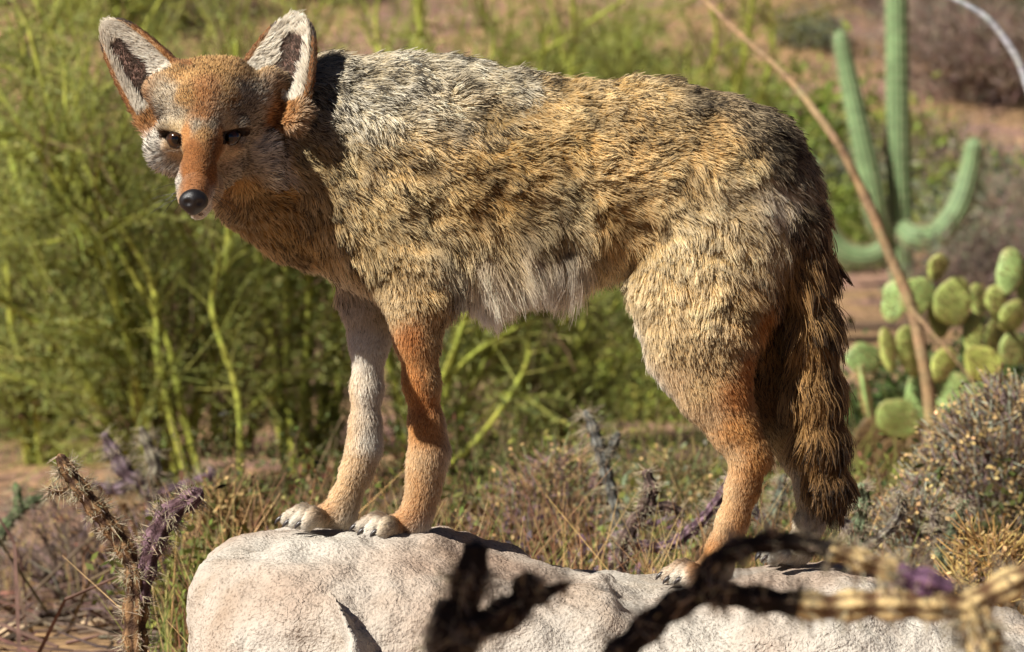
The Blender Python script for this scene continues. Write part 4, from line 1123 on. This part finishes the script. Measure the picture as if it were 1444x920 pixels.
# --- prickly pear: every pad a part of the plant
m_pad = vcol_mat('cactus_pad', .5, .22, 18, bump=.25, bscale=120, spec=.4)
YP = 10.6
def pad_mesh(rx, ry, th, rng, col, tone):
    nu, nv = 18, 28
    V = []; 
    for i in range(nu + 1):
        a = math.pi * i / nu
        z = -math.cos(a); w = math.sin(a) * (.80 + .22 * (z * .5 + .5))
        for j in range(nv):
            b_ = 2 * math.pi * j / nv
            V.append((rx * w * math.cos(b_), th * math.sin(a) ** .8 * math.sin(b_), ry * z))
    V = np.array(V)
    an_ = np.arctan2(V[:, 2], V[:, 0]); edge = 1 + .07 * np.sin(an_ * 2 + tone * 3) + .05 * np.sin(an_ * 3 + tone * 5) + .03 * np.sin(an_ * 5 + tone)
    V[:, 0] *= edge; V[:, 2] *= edge
    V[:, 1] += .10 * rx * np.sin(V[:, 0] / rx * 2 + tone) + fbm(V * 25 + tone, 2, 3) * .003
    F = np.array([(i * nv + j, i * nv + (j + 1) % nv, (i + 1) * nv + (j + 1) % nv, (i + 1) * nv + j) for i in range(nu) for j in range(nv)])
    C = jit(col, len(V), rng, .03) * (1 + .22 * fbm(V * 28 + tone * 9, 3, 4)[:, None])
    rim_ = sstep(.82, 1.0, np.hypot(V[:, 0] / rx, V[:, 2] / ry) + .12 * vnoise(V * 60, 8))[:, None]; C = C * (1 - .5 * rim_) + C_(150, 122, 80) * .5 * rim_
    scar = .6 * sstep(.55, .8, vnoise(V * 22 + tone * 3, 14))[:, None]; C = C * (1 - .6 * scar) + C_(172, 150, 104) * .6 * scar
    g = Geo(); g.add(V, F, C)
    # areoles: small brown cushions with short spines over both faces
    pts = []
    n = 46
    for k in range(n):
        r = math.sqrt((k + .5) / n) * .9; an = k * 2.39996
        pts.append((rx * r * math.cos(an) * .92, 0, ry * r * math.sin(an)))
    pts = np.array(pts)
    ee = np.clip(1 - (pts[:, 0] / rx) ** 2 - (pts[:, 2] / ry) ** 2, 0, 1) ** .45 * th
    for sgn in (-1, 1):
        q = pts.copy(); q[:, 1] = sgn * ee + .10 * rx * np.sin(q[:, 0] / rx * 2 + tone)
        for r_ in range(3):
            d = nrm(np.stack([rng.normal(0, .5, n), np.full(n, sgn * 1.0), rng.normal(0, .5, n)], -1))
            g.sticks(q, q + d * .014, .0022, .0004, C_(150, 122, 76))
    return g
PADS = [  # px, py, half width, half height, tilt deg, yaw deg, depth shift, tone (0 green .. 1 yellow), old
    (1322, 377, 14, 18, 10, 10, .05, .6), (1294, 418, 27, 24, -50, 20, .0, .2), (1262, 424, 20, 26, 15, -20, .05, .1), (1344, 427, 28, 30, -10, 15, -.05, .5), (1381, 424, 15, 24, 8, 40, .08, .4), (1405, 426, 16, 21, -5, 20, .0, .5),
    (1424, 383, 19, 30, 8, 10, .0, .1), (1452, 395, 22, 30, 14, 10, .05, .2), (1427, 447, 21, 21, 30, 20, -.05, .5), (1372, 470, 14, 27, -6, -15, .0, .6), (1401, 474, 15, 28, 12, 25, .02, .4), (1386, 514, 29, 22, 10, 5, -.08, .9), (1428, 493, 19, 21, -20, 20, -.05, .3), (1462, 500, 24, 26, 10, 20, .0, .5),
    (1329, 514, 17, 23, 38, 25, -.06, .8), (1252, 494, 12, 29, -6, 30, .0, .7), (1282, 494, 19, 36, -14, 20, .03, .5), (1218, 506, 28, 19, -10, 10, .06, .0), (1219, 552, 8, 36, 4, 70, .0, .1), (1266, 592, 30, 27, 20, 5, -.08, .3), (1324, 452, 17, 22, -20, 30, .08, .4), (1228, 632, 27, 42, -8, 15, .06, -1), (1256, 660, 26, 40, 10, 30, .04, -1), (1300, 560, 24, 34, 10, 20, .10, .0), (1345, 560, 26, 32, -10, 10, .10, .1), (1390, 570, 28, 34, 5, 20, .10, .1), (1300, 640, 26, 38, 0, 20, .08, -1), (1370, 640, 28, 40, 6, 10, .10, -1), (1430, 580, 28, 36, -6, 10, .12, .0), (1430, 650, 28, 40, 4, 10, .10, -1)]
pbase = on_ground(P(1320, 460, YP)[0], YP)
pear = empty('prickly_pear', pbase, 'clump of flat green prickly pear pads in front of the saguaro', 'cactus')
rp = np.random.default_rng(9)
for i, (px, py, a, c, tilt, yaw, dy, tone) in enumerate(PADS):
    col = C_(112, 92, 66) if tone < 0 else C_(146, 176, 106) * (1 - tone) + C_(188, 194, 96) * tone
    k = S(YP + dy)
    g = pad_mesh(a * k * 1.15, c * k * 1.13, .011, rp, col, i * .7)
    o = g.build('pad', m_pad)
    o.parent = pear
    o.location = P(px, py, YP + dy) - pbase
    o.rotation_euler = (math.radians(rp.uniform(-14, 14)), math.radians(tilt), math.radians(yaw))
# short trunk of old pads down to the soil
g = pad_mesh(.075, .17, .03, rp, C_(100, 84, 64), 2.0); o = g.build('trunk', m_pad); o.parent = pear; o.location = (0, .06, .10)

# --- chollas: knobbly jointed stems
def cholla_mod(r, m=6):
    p = r * 5.6
    def f(s, th):
        a = (.5 + .5 * np.cos(m * th / 2 + 2 * math.pi * s / p)) * (.5 + .5 * np.cos(m * th / 2 - 2 * math.pi * s / p))
        b_ = (.5 + .5 * np.cos(m * th / 2 + 2 * math.pi * s / p + math.pi)) * (.5 + .5 * np.cos(m * th / 2 - 2 * math.pi * s / p + math.pi))
        return .74 + .42 * np.maximum(a, b_)
    return f
def cholla_limb(name, rows, parent, crest, grooveC, rng, spines=1.0, spl=.016, seg=24, spc=(170, 156, 130)):
    """rows of px, py, y, radius px along one limb"""
    pts = np.array([np.r_[P(a, b_, c), r * S(c)] if not isinstance(a, np.ndarray) else np.r_[a, b_] for a, b_, c, r in rows])
    Ln = np.linalg.norm(np.diff(pts[:, :3], axis=0), axis=1).sum(); rm = pts[:, 3].mean()
    n = int(np.clip(Ln / (rm * .35), 12, 220))
    q = spline(pts, n); path, rad = q[:, :3], np.maximum(q[:, 3], .002)
    path = path + np.stack([vnoise(path * 14 + 3.1, 61), vnoise(path * 14 + 7.7, 62), vnoise(path * 14, 63)], -1) * rm * .45
    rad = rad * (1 + .10 * vnoise(path * 22, 64)); rad[-1] *= .6
    fm = cholla_mod(rm)
    g = Geo(); s = g.tube(path, rad, (1, 1, 1), seg, fm)
    th = np.arange(seg) * 2 * math.pi / seg
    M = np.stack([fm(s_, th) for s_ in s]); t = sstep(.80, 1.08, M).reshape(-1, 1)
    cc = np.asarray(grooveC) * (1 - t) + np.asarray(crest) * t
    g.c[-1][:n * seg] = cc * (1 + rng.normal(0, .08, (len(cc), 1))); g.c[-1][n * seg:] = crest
    org = np.array(parent.location)
    o = g.build(name, m_cholla, origin=org); o.parent = parent
    if spines:
        V = g.v[0][:n * seg]; N_ = nrm(V - np.repeat(path, seg, 0))
        sel = rng.choice(len(V), int(min(len(V) * .5, 900) * spines), p=(t.ravel() ** 3 + 1e-4) / (t.ravel() ** 3 + 1e-4).sum())
        h = Geo(); dd = nrm(N_[sel] + rng.normal(0, .55, (len(sel), 3)))
        h.sticks(V[sel], V[sel] + dd * spl * rng.uniform(.5, 1.3, (len(sel), 1)), .0007, .0002, jit(C_(*spc), len(sel), rng, .2))
        so = h.build('spines', m_spine, origin=org); so.parent = o; so['kind'] = 'stuff'
        so.matrix_parent_inverse.identity()
    return o
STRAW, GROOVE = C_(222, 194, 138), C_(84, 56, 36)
OLD, SHADEDG = C_(62, 50, 42), C_(26, 20, 17)                 # dead wood coloured near-black to stand in for deep shade
GREYC, GREYG = C_(150, 138, 128), C_(70, 58, 52)
PURP, PURPG = C_(140, 104, 130), C_(72, 48, 66)
GRN, GRNG = C_(122, 138, 104), C_(74, 76, 56)
BRN, BRNG = C_(150, 116, 80), C_(62, 42, 30)
rc = np.random.default_rng(21)
def foot(px, y, low=0): 
    b_ = on_ground(col_x(px, y), y); return b_
def cholla(name, px, y, label, limbs, cat='cactus', group=None):
    """limbs: (part name, rows of (px,py,r[,dy]), crest, groove, spines); the first limb is carried down to the soil"""
    b_ = foot(px, y)
    t = empty(name, b_, label, cat, group)
    bx, by = to_px(b_)
    for i, (nm, rows, cr, gr, sp) in enumerate(limbs):
        rr = [(a[0], a[1], y + (a[3] if len(a) > 3 else 0), a[2]) for a in rows]
        if i == 0 and rows[0][1] < by - 4: rr = [(float(bx), float(by) + 6, y, rows[0][2] * 1.1)] + rr
        cholla_limb(nm, rr, t, cr, gr, rc, sp, .018 if y < 3 else .03)
    return t
YF = -3.0
cholla('dead_cholla', 640, YF, 'knobbly upright dead cholla stem painted shade-dark, standing before the boulder', [
    ('stem', [(640, 960, 34), (650, 900, 32), (660, 840, 27), (672, 770, 22)], OLD, SHADEDG, .4),
    ('branch', [(662, 884, 24), (700, 872, 25), (735, 850, 24), (742, 826, 19), (741, 812, 12)], OLD, SHADEDG, .4),
    ('branch', [(735, 850, 18), (765, 838, 15), (785, 832, 8), (812, 822, 2.5)], OLD, SHADEDG, .3),
    ('branch', [(655, 850, 12), (650, 838, 9)], OLD, SHADEDG, .3)])
cholla('dead_cholla', 1390, YF, 'long sprawling cholla branches, straw coloured and painted shade-dark, with a purple joint', [
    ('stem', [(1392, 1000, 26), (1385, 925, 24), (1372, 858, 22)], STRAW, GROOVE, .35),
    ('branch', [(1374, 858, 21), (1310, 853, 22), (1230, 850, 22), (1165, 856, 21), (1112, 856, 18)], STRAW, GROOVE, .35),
    ('branch', [(1125, 856, 19), (1070, 850, 20), (1000, 838, 19)], OLD, SHADEDG, .5),  # same branch as the straw limb, with shade put into its colour
    ('branch', [(1008, 836, 18), (950, 862, 20), (905, 900, 20), (860, 945, 20)], OLD, SHADEDG, .5),
    ('branch', [(985, 848, 16), (1010, 800, 17), (1050, 776, 17), (1115, 768, 18), (1185, 782, 16)], OLD, SHADEDG, .5),
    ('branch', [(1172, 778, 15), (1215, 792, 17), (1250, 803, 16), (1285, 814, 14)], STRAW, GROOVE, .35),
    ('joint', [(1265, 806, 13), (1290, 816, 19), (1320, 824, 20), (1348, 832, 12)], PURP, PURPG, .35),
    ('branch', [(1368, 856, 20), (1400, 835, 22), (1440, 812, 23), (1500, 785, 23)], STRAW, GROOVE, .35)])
cholla('dead_cholla', 197, .55, 'brown dead cholla forked in two, spines bristling, beside the boulder', [
    ('stem', [(196, 930, 17), (192, 860, 17), (188, 806, 15)], BRN, BRNG, 1.0),
    ('branch', [(190, 812, 14), (160, 755, 14), (125, 705, 13), (98, 668, 13), (84, 640, 9)], BRN, BRNG, 1.2),
    ('branch', [(196, 850, 13), (208, 790, 16), (226, 745, 18), (250, 712, 17), (285, 690, 12)], C_(132, 104, 112), C_(70, 48, 50), 1.6),
    ('branch', [(98, 690, 6), (76, 694, 5), (68, 686, 3)], BRN, BRNG, .6)])
cholla('cholla', 215, 4.6, 'low purplish grey cholla clump at the foot of the large palo verde', [
    ('stem', [(215, 720, 10), (205, 690, 11), (180, 668, 12), (160, 640, 10), (145, 612, 6)], C_(140, 122, 130), C_(80, 62, 66), .6),
    ('branch', [(205, 690, 10), (220, 660, 11), (212, 630, 10), (200, 604, 6)], C_(146, 140, 120), C_(80, 70, 60), .6),
    ('branch', [(215, 700, 9), (250, 690, 11), (285, 678, 10), (300, 660, 5)], C_(140, 116, 128), C_(78, 58, 66), .8),
    ('branch', [(190, 680, 9), (160, 690, 9), (130, 684, 5)], C_(140, 122, 130), C_(80, 62, 66), .6)])
cholla('cholla', 868, 3.4, 'small upright grey green cholla between the coyote\'s front and hind legs', [
    ('stem', [(872, 770, 8), (866, 720, 8), (852, 660, 9), (838, 615, 9), (826, 578, 5)], C_(134, 134, 126), C_(72, 70, 66), .5),
    ('branch', [(850, 655, 7), (862, 630, 8), (872, 612, 5)], C_(134, 134, 126), C_(72, 70, 66), .5)])
cholla('cholla', 880, 1.9, 'crooked dark dead cholla stem just behind the low saddle of the boulder', [
    ('stem', [(876, 800, 10), (884, 760, 11), (905, 725, 11), (918, 695, 10), (910, 662, 7)], C_(120, 98, 90), C_(50, 38, 34), .7),
    ('branch', [(905, 725, 8), (935, 712, 9), (962, 722, 6)], C_(120, 98, 90), C_(50, 38, 34), .6),
    ('branch', [(890, 765, 9), (935, 770, 9), (975, 745, 9), (1010, 705, 9), (1030, 672, 6)], C_(140, 112, 124), C_(64, 46, 52), .9)])
cholla('cholla', 1215, 1.7, 'grey green cholla stems just behind the coyote\'s tail tip', [
    ('stem', [(1212, 800, 10), (1210, 750, 11), (1216, 705, 11), (1212, 684, 8)], GRN, GRNG, .8),
    ('branch', [(1212, 760, 8), (1190, 735, 9), (1170, 705, 8), (1158, 672, 5)], C_(140, 128, 126), C_(70, 58, 60), .8),
    ('branch', [(1214, 775, 8), (1250, 752, 9), (1272, 716, 8), (1268, 692, 5)], C_(140, 134, 120), C_(70, 62, 58), .8)])
cholla('cholla', 1345, 1.9, 'greenish cholla with a reddish tip in front of the grey dry bush', [
    ('stem', [(1326, 800, 9), (1336, 765, 10), (1352, 728, 10), (1364, 705, 6)], GRN, GRNG, .9),
    ('branch', [(1330, 790, 8), (1372, 780, 9), (1405, 772, 8), (1418, 768, 5)], C_(130, 150, 110), GRNG, .9),
    ('branch', [(1334, 775, 7), (1318, 745, 8), (1320, 715, 5)], C_(150, 140, 126), C_(80, 66, 60), .9)])
cholla('cholla', 1060, 2.6, 'grey cholla stems between the coyote\'s hind legs', [
    ('stem', [(1078, 790, 8), (1086, 740, 9), (1100, 700, 9), (1108, 668, 5)], C_(120, 132, 112), C_(66, 66, 58), .7),
    ('branch', [(1084, 745, 7), (1062, 720, 8), (1040, 715, 5)], C_(130, 118, 120), C_(66, 54, 58), .7)])
cholla('cholla', -10, 5.0, 'thin green cholla branch reaching over the bare reddish dirt', [
    ('stem', [(-14, 790, 9), (-2, 760, 9), (18, 728, 9), (42, 706, 8), (62, 700, 4)], C_(110, 128, 88), C_(60, 66, 44), .5),
    ('branch', [(22, 722, 7), (24, 698, 7), (22, 680, 4)], C_(126, 156, 100), C_(66, 80, 50), .5)])
# fallen dark branch lying on the dirt
fb = ground_at(110, 850)
fall = empty('fallen_branch', fb, 'dark fallen cholla branch with a loop lying on the dirt', 'branch')
yb_ = fb[1]
for nm, rows in (('limb', [(52, 872), (88, 868), (112, 850), (118, 832), (96, 815), (76, 800), (66, 785), (84, 768), (106, 758)]), ('limb', [(76, 802), (110, 810), (146, 828), (164, 842), (150, 858), (120, 852)])):
    rr = []
    for a, b_ in rows:
        gp = ground_at(a, b_ + 12); rr.append((np.array(P(a, b_, gp[1])), 8 * S(gp[1]), 0, 0))
    cholla_limb(nm, rr, fall, C_(104, 84, 74), C_(44, 34, 30), rc, .3, .02)

# --- bent dry stalk and pale arching twig
def stalk(name, rows, y, label, col, cat='stalk', extra=()):
    b_ = foot(rows[0][0], y)
    t = empty(name, b_, label, cat)
    pts = [np.r_[b_ - (0, 0, .03), rows[0][2] * S(y)]] + [np.r_[P(a, c, y + d), r * S(y)] for a, c, r, d in rows]
    q = spline(pts, 60); q[:, :3] += np.stack([vnoise(q[:, :3] * 5, 1), vnoise(q[:, :3] * 5, 2), vnoise(q[:, :3] * 5, 3)], -1) * .008
    g = Geo(); g.tube(q[:, :3], np.maximum(q[:, 3], .002) * (1 + .12 * vnoise(q[:, :3] * 18, 4)), jit(col, 60, rc, .12), 8)
    o = g.build('stem', m_bark, origin=b_); o.parent = t
    for ex in extra:
        p2 = spline([P(a, c, y + d) for a, c, d in ex], 16)
        g = Geo(); g.tube(p2, np.linspace(.009, .003, 16), jit(col, 16, rc, .12), 6)
        o = g.build('side_twig', m_bark, origin=b_); o.parent = t
    return t
stalk('dry_stalk', [(1316, 640, 9, 0), (1308, 540, 9, 0), (1286, 440, 8.5, 0), (1252, 350, 8, 0), (1218, 268, 7, 0), (1172, 188, 6, 0), (1110, 110, 5, .1), (1050, 55, 4, .2), (985, -10, 3, .3)], 9.6, 'long bent brown dry stalk arching in front of the prickly pear and saguaro', C_(156, 130, 96), extra=[[(1280, 430, 0), (1310, 465, -.05), (1345, 505, -.08), (1378, 548, -.1)]])
stalk('leafless_shrub', [(1492, 560, 8, 0), (1486, 350, 7, 0), (1468, 190, 7, 0), (1447, 108, 6, 0), (1424, 62, 5.5, 0), (1392, 24, 5, 0), (1346, -2, 4, 0), (1290, -22, 3, 0)], 8.6, 'pale grey leafless stem arching over above the prickly pear', C_(170, 170, 172), cat='shrub')

# --- dense grey-purple dry bushes at right
def dry_bush(px, py_c, y, rpx, hpx, label, seed, n=5200, cols=((150, 134, 124), (128, 106, 104), (176, 148, 104), (166, 170, 146)), top=None):
    rng = np.random.default_rng(seed)
    b_ = foot(px, y); t = empty('dry_bush', b_, label, 'bush')
    top = top or (P(px, py_c - hpx, y)[2] - b_[2]); R = rpx * S(y)
    g = Geo(); A = []; B = []
    for k in range(60):
        a = rng.uniform(0, 6.28); rr = R * math.sqrt(rng.random()) * .95
        e = np.array((rr * math.cos(a), rr * math.sin(a) * .7, top * (1 - .55 * (rr / R) ** 2) * rng.uniform(.7, 1)))
        q = [np.array((e[0] * .2, e[1] * .2, -.02)), e * (.55, .55, .45) + rng.normal(0, .02, 3), e]
        A += q[:-1]; B += q[1:]
    A = np.array(A); B = np.array(B)
    g.sticks(A, B, .005, .003, jit(C_(110, 92, 80), len(A), rng)); o = g.build('stem', m_bark, smooth=False); o.parent = t
    h = Geo()
    a = rng.uniform(0, 6.28, n); rr = R * np.sqrt(rng.random(n)) * 1.04
    zt = top * (1 - .5 * (rr / R) ** 2.2)
    z = zt * (1 - rng.random(n) ** 2.0 * .8)
    c = np.stack([rr * np.cos(a), rr * np.sin(a) * .7, z], -1)
    c += fbm(c * 7, 3, seed)[:, None] * np.array((.04, .04, .07))
    d = nrm(rng.normal(0, .5, (n, 3)) + np.stack([np.cos(a) * .5, np.sin(a) * .5, np.full(n, .75)], -1))
    ln = rng.uniform(.03, .075, (n, 1))
    pick = rng.integers(0, len(cols), n); cc = np.array([C_(*q) for q in cols])[pick] * (1 + rng.normal(0, .2, (n, 1)))
    h.sticks(c, c + d * ln, .0016, .0008, np.clip(cc, .01, .9))
    m_ = rng.random(n) < .35
    ld = nrm(rng.normal(0, 1, (m_.sum(), 3))); sd = nrm(np.cross(ld, rng.normal(0, 1, (m_.sum(), 3))))
    h.leaves((c + d * ln)[m_], ld, sd, .012, .008, jit(C_(176, 150, 100), m_.sum(), rng, .25))
    o = h.build('twigs', m_dry, smooth=False); o.parent = t; o['kind'] = 'stuff'
    return t
dry_bush(1450, 690, 3.2, 170, 150, 'dense grey purple dry bush to the right of the dry stalk', 31, 11000)
dry_bush(1500, 700, 4.6, 120, 160, 'dry twiggy bush behind the dense grey purple one', 32, 4000)
dry_bush(1290, 760, 2.4, 60, 30, 'low grey twiggy clump between the two green chollas', 33, 2600)
dry_bush(1405, 790, 1.6, 90, 36, 'low straw coloured tuft at the right end of the boulder', 34, 1100, ((196, 170, 104), (190, 150, 90), (160, 124, 84)))
dry_bush(760, 740, 3.8, 130, 60, 'low brownish dry clump behind the middle of the boulder', 35, 3400, ((170, 140, 96), (140, 110, 84), (132, 104, 110), (126, 130, 92)))
dry_bush(960, 720, 4.2, 90, 60, 'low olive brown clump behind the crooked dead cholla', 36, 2600, ((160, 140, 90), (130, 110, 80), (120, 130, 84)))
dry_bush(330, 720, 3.0, 60, 40, 'low brown tuft behind the left end of the boulder', 37, 2000, ((170, 140, 90), (120, 126, 70), (110, 84, 60)))

# --- dry grass behind the boulder
rgz = np.random.default_rng(55)
g = Geo()
def blades(n, px0, px1, y0, y1, h0, h1, col, lean=.18, r=.0011):
    y = rgz.uniform(y0, y1, n); px = rgz.uniform(px0, px1, n)
    x = (px - 722) / 1000 * (y + DIST) / DIST
    b_ = np.stack([x, y, ground_z(x, y) - .01], -1)
    cl = vnoise(b_ * 3.0, 17); keep_ = cl > rgz.uniform(-1.2, .4, n)
    b_ = b_[keep_]; n = len(b_)
    hh = rgz.uniform(h0, h1, (n, 1))
    d = nrm(rgz.normal(0, lean, (n, 3)) * (1, 1, 0) + np.array((0, 0, 1)))
    m_ = b_ + d * hh * .6; e = b_ + d * hh + rgz.normal(0, .16, (n, 3)) * hh * (1, 1, .2)
    c = jit(col, n, rgz, .25)
    g.sticks(b_, m_, r, r * .8, c); g.sticks(m_, e, r * .8, r * .3, c)
blades(800, 230, 1250, .5, 3.2, .10, .36, C_(196, 164, 112))
blades(1100, 230, 1250, 1.0, 5.0, .12, .4, C_(132, 98, 68))
blades(1800, 200, 1300, .6, 6.0, .06, .3, C_(120, 128, 66))
blades(1800, -250, 1700, 4.0, 14.0, .08, .3, C_(160, 136, 96), r=.0016)
blades(2200, 600, 1500, 5.0, 16.0, .08, .4, C_(128, 136, 70), r=.002)
o = g.build('dry_grass', m_dry, smooth=False); tag(o, 'thin tan and green grass stalks growing behind the boulder', 'grass', kind='stuff')

# --- stones on the bare dirt
m_stone = vcol_mat('stone', .9, .3, 12, bump=.6, bscale=60)
def stone_mesh(seed):
    v, f = sphere(None, 1, 10)
    v = v * (1 + .30 * fbm(v * 1.3 + seed * 7, 3, seed)[:, None])
    for q in range(9):                                            # broken flat faces
        d_ = nrm(np.random.default_rng(seed * 31 + q).normal(0, 1, 3)); over = np.maximum(v @ d_ - .72, 0); v = v - over[:, None] * d_ * .9
    v = v * np.array((1, .8, .5))
    return v, f
SC = [C_(206, 172, 132), C_(190, 128, 86), C_(196, 186, 172), C_(160, 110, 92), C_(214, 186, 150)]
rst = np.random.default_rng(66)
proto_st = []
for k in range(5):
    v, f = stone_mesh(k)
    proto_st.append(mesh_obj('stone', v, f, m_stone, None, True, np.tile(SC[k], (len(v), 1))))
cnames = ['tan', 'rust coloured', 'pale grey', 'reddish brown', 'cream coloured']
cnt = 0
for px, py, r_ in [(20, 900, 34), (130, 885, 22), (20, 850, 28), (40, 800, 22), (110, 780, 24), (150, 760, 18), (10, 770, 18), (240, 870, 16), (255, 905, 20), (95, 840, 14), (30, 720, 16), (90, 735, 14), (135, 715, 13), (1430, 800, 20), (1400, 860, 26), (1440, 870, 24), (1425, 905, 22), (1320, 775, 12), (265, 800, 15), (250, 770, 13), (740, 770, 14), (940, 790, 16), (1240, 780, 14)]:
    gp = ground_at(px, py); k = int(rst.integers(0, 5))
    if -.5 < gp[1] < .8 and -.5 < gp[0] < .8: continue
    o = proto_st[k] if 'label' not in proto_st[k] else proto_st[k].copy()
    if o.name not in COL.objects: COL.objects.link(o)
    sc = r_ * S(gp[1])
    o.location = gp + np.array((0, 0, sc * .2)); o.scale = (sc, sc, sc); o.rotation_euler = (0, 0, rst.uniform(0, 6.3))
    zs = 'between the dead cholla fork and the boulder' if 200 < px < 300 else ('on the dirt left of the dead cholla fork' if px < 200 and py > 815 else ('on the dirt before the palo verde thicket' if px < 200 else ('at the right end of the boulder' if px > 1300 else 'in the low growth behind the boulder')))
    tag(o, ('large ' if r_ > 21 else '') + cnames[k] + ' rough stone ' + zs, 'stone', cnames[k] + ' stones on the dirt')
for o in proto_st:
    if 'label' not in o: bpy.data.objects.remove(o)

# --- small leafy plants and dark clumps filling the ground behind the boulder
def forb(px, y, r_, h_, label, colr, seed, twig=False, n=700):
    rng = np.random.default_rng(seed)
    b_ = foot(px, y); t = empty('low_plant', b_, label, 'plant')
    st = Geo(); lf = Geo()
    k = 22
    a = rng.uniform(0, 6.28, k); rr = r_ * np.sqrt(rng.random(k))
    e = np.stack([rr * np.cos(a), rr * np.sin(a), h_ * rng.uniform(.5, 1, k)], -1)
    b0 = e * (.15, .15, 0) - (0, 0, .01)
    st.sticks(b0, (b0 + e) / 2 + rng.normal(0, .015, (k, 3)), .003, .0024, C_(112, 92, 70)); st.sticks((b0 + e) / 2, e, .0024, .0014, C_(116, 98, 72))
    j = rng.integers(0, k, n); f = rng.uniform(.25, 1.05, (n, 1))
    c = b0[j] + (e[j] - b0[j]) * f + rng.normal(0, .022, (n, 3))
    ld = nrm(rng.normal(0, .8, (n, 3)) + (0, 0, .35)); sd = nrm(np.cross(ld, rng.normal(0, 1, (n, 3))))
    lf.leaves(c, ld, sd, rng.uniform(.014, .034, n), rng.uniform(.007, .015, n), jit(colr, n, rng, .3))
    reparent(st.build('stem', m_bark, smooth=False), t)
    o = reparent(lf.build('leaves', m_leaf, smooth=False), t); o['kind'] = 'stuff'
DK, OL, GY, BR, PU = C_(86, 92, 48), C_(128, 132, 66), C_(142, 150, 120), C_(116, 88, 60), C_(128, 106, 116)
for i, (px, y, r_, h_, c, lb) in enumerate([
    (300, 2.2, .16, .30, OL, 'olive leafy clump touching the left end of the boulder'), (390, 3.4, .20, .34, DK, 'dark leafy clump behind the far front paw'), (470, 4.6, .24, .36, BR, 'brown leaved clump behind the front legs'),
    (545, 3.0, .18, .34, OL, 'olive clump between the two front legs'), (640, 4.0, .22, .40, DK, 'dark green clump behind the near front leg'), (690, 2.4, .16, .26, BR, 'brown leaved clump right of the near front paw'),
    (760, 5.2, .28, .46, OL, 'wide olive clump under the belly'), (800, 2.6, .18, .24, PU, 'purplish clump left of the crooked dead cholla'), (850, 5.0, .25, .40, DK, 'dark green clump behind the small upright cholla'), (900, 4.0, .22, .38, GY, 'pale grey green clump below the belly fringe'),
    (960, 3.2, .20, .30, OL, 'olive clump left of the near hind leg'), (1000, 5.4, .26, .46, GY, 'grey green clump behind the near hind leg'), (1100, 4.4, .22, .40, OL, 'olive clump between the hind legs'), (1160, 3.4, .2, .34, DK, 'dark clump behind the tail tip'),
    (1240, 4.2, .22, .36, BR, 'brown leaved clump below the prickly pear'), (1300, 3.0, .2, .34, DK, 'dark clump at the foot of the dry stalk'), (1330, 5.0, .24, .42, OL, 'olive clump left of the grey purple bush'), (250, 4.0, .2, .30, BR, 'brown leaved clump right of the dead cholla fork'),
    (330, 5.6, .3, .5, DK, 'dark clump at the foot of the palo verde shrubs'), (440, 6.8, .3, .5, DK, 'dark leafy clump under the upright palo verde'), (560, 6.6, .3, .5, BR, 'brown clump under the leaning palo verde'), (660, 7.2, .3, .55, DK, 'dark leafy clump beside the leaning palo verde'), (930, 7.5, .35, .6, OL, 'broad olive clump in front of the far shrubs')]):
    forb(px, y, r_ * 1.2, h_, lb, c, 300 + i, n=900)

# --- dead fallen twigs and litter over the dirt
rtw = np.random.default_rng(404)
g = Geo()
def litter(n, px0, px1, y0, y1):
    y = rtw.uniform(y0, y1, n); px = rtw.uniform(px0, px1, n); x = (px - 722) / 1000 * (y + DIST) / DIST
    a = np.stack([x, y, ground_z(x, y) + .004], -1)
    d = nrm(np.stack([rtw.normal(0, 1, n), rtw.normal(0, 1, n), np.abs(rtw.normal(0, .22, n))], -1)); l = rtw.uniform(.04, .26, (n, 1))
    b_ = a + d * l; b_[:, 2] = np.maximum(b_[:, 2], ground_z(b_[:, 0], b_[:, 1]) + .004)
    e = b_ + (d + rtw.normal(0, .5, (n, 3)) * (1, 1, .3)) * l * .5; e[:, 2] = np.maximum(e[:, 2], ground_z(e[:, 0], e[:, 1]) + .004)
    c = jit(C_(104, 86, 74), n, rtw, .3)
    g.sticks(a, b_, .0045, .0035, c); g.sticks(b_, e, .0035, .0015, c)
litter(520, -150, 420, 2.0, 11.0); litter(500, 420, 1500, 1.0, 9.0)
o = g.build('fallen_twigs', m_dry, smooth=False); tag(o, 'dead brown twigs scattered over the dirt', 'twigs', kind='stuff')
for i, (px, y, r_, h_, lb) in enumerate([(120, 5.4, .24, .24, 'dead twig heap behind the dead cholla fork'), (265, 3.2, .16, .26, 'dead twig heap between the dead cholla fork and the boulder')]):
    dry_bush(px, 0, y, r_ / S(y), 0, lb, 500 + i, 600, ((96, 78, 68), (120, 98, 88), (84, 70, 62), (128, 108, 112)), top=h_)
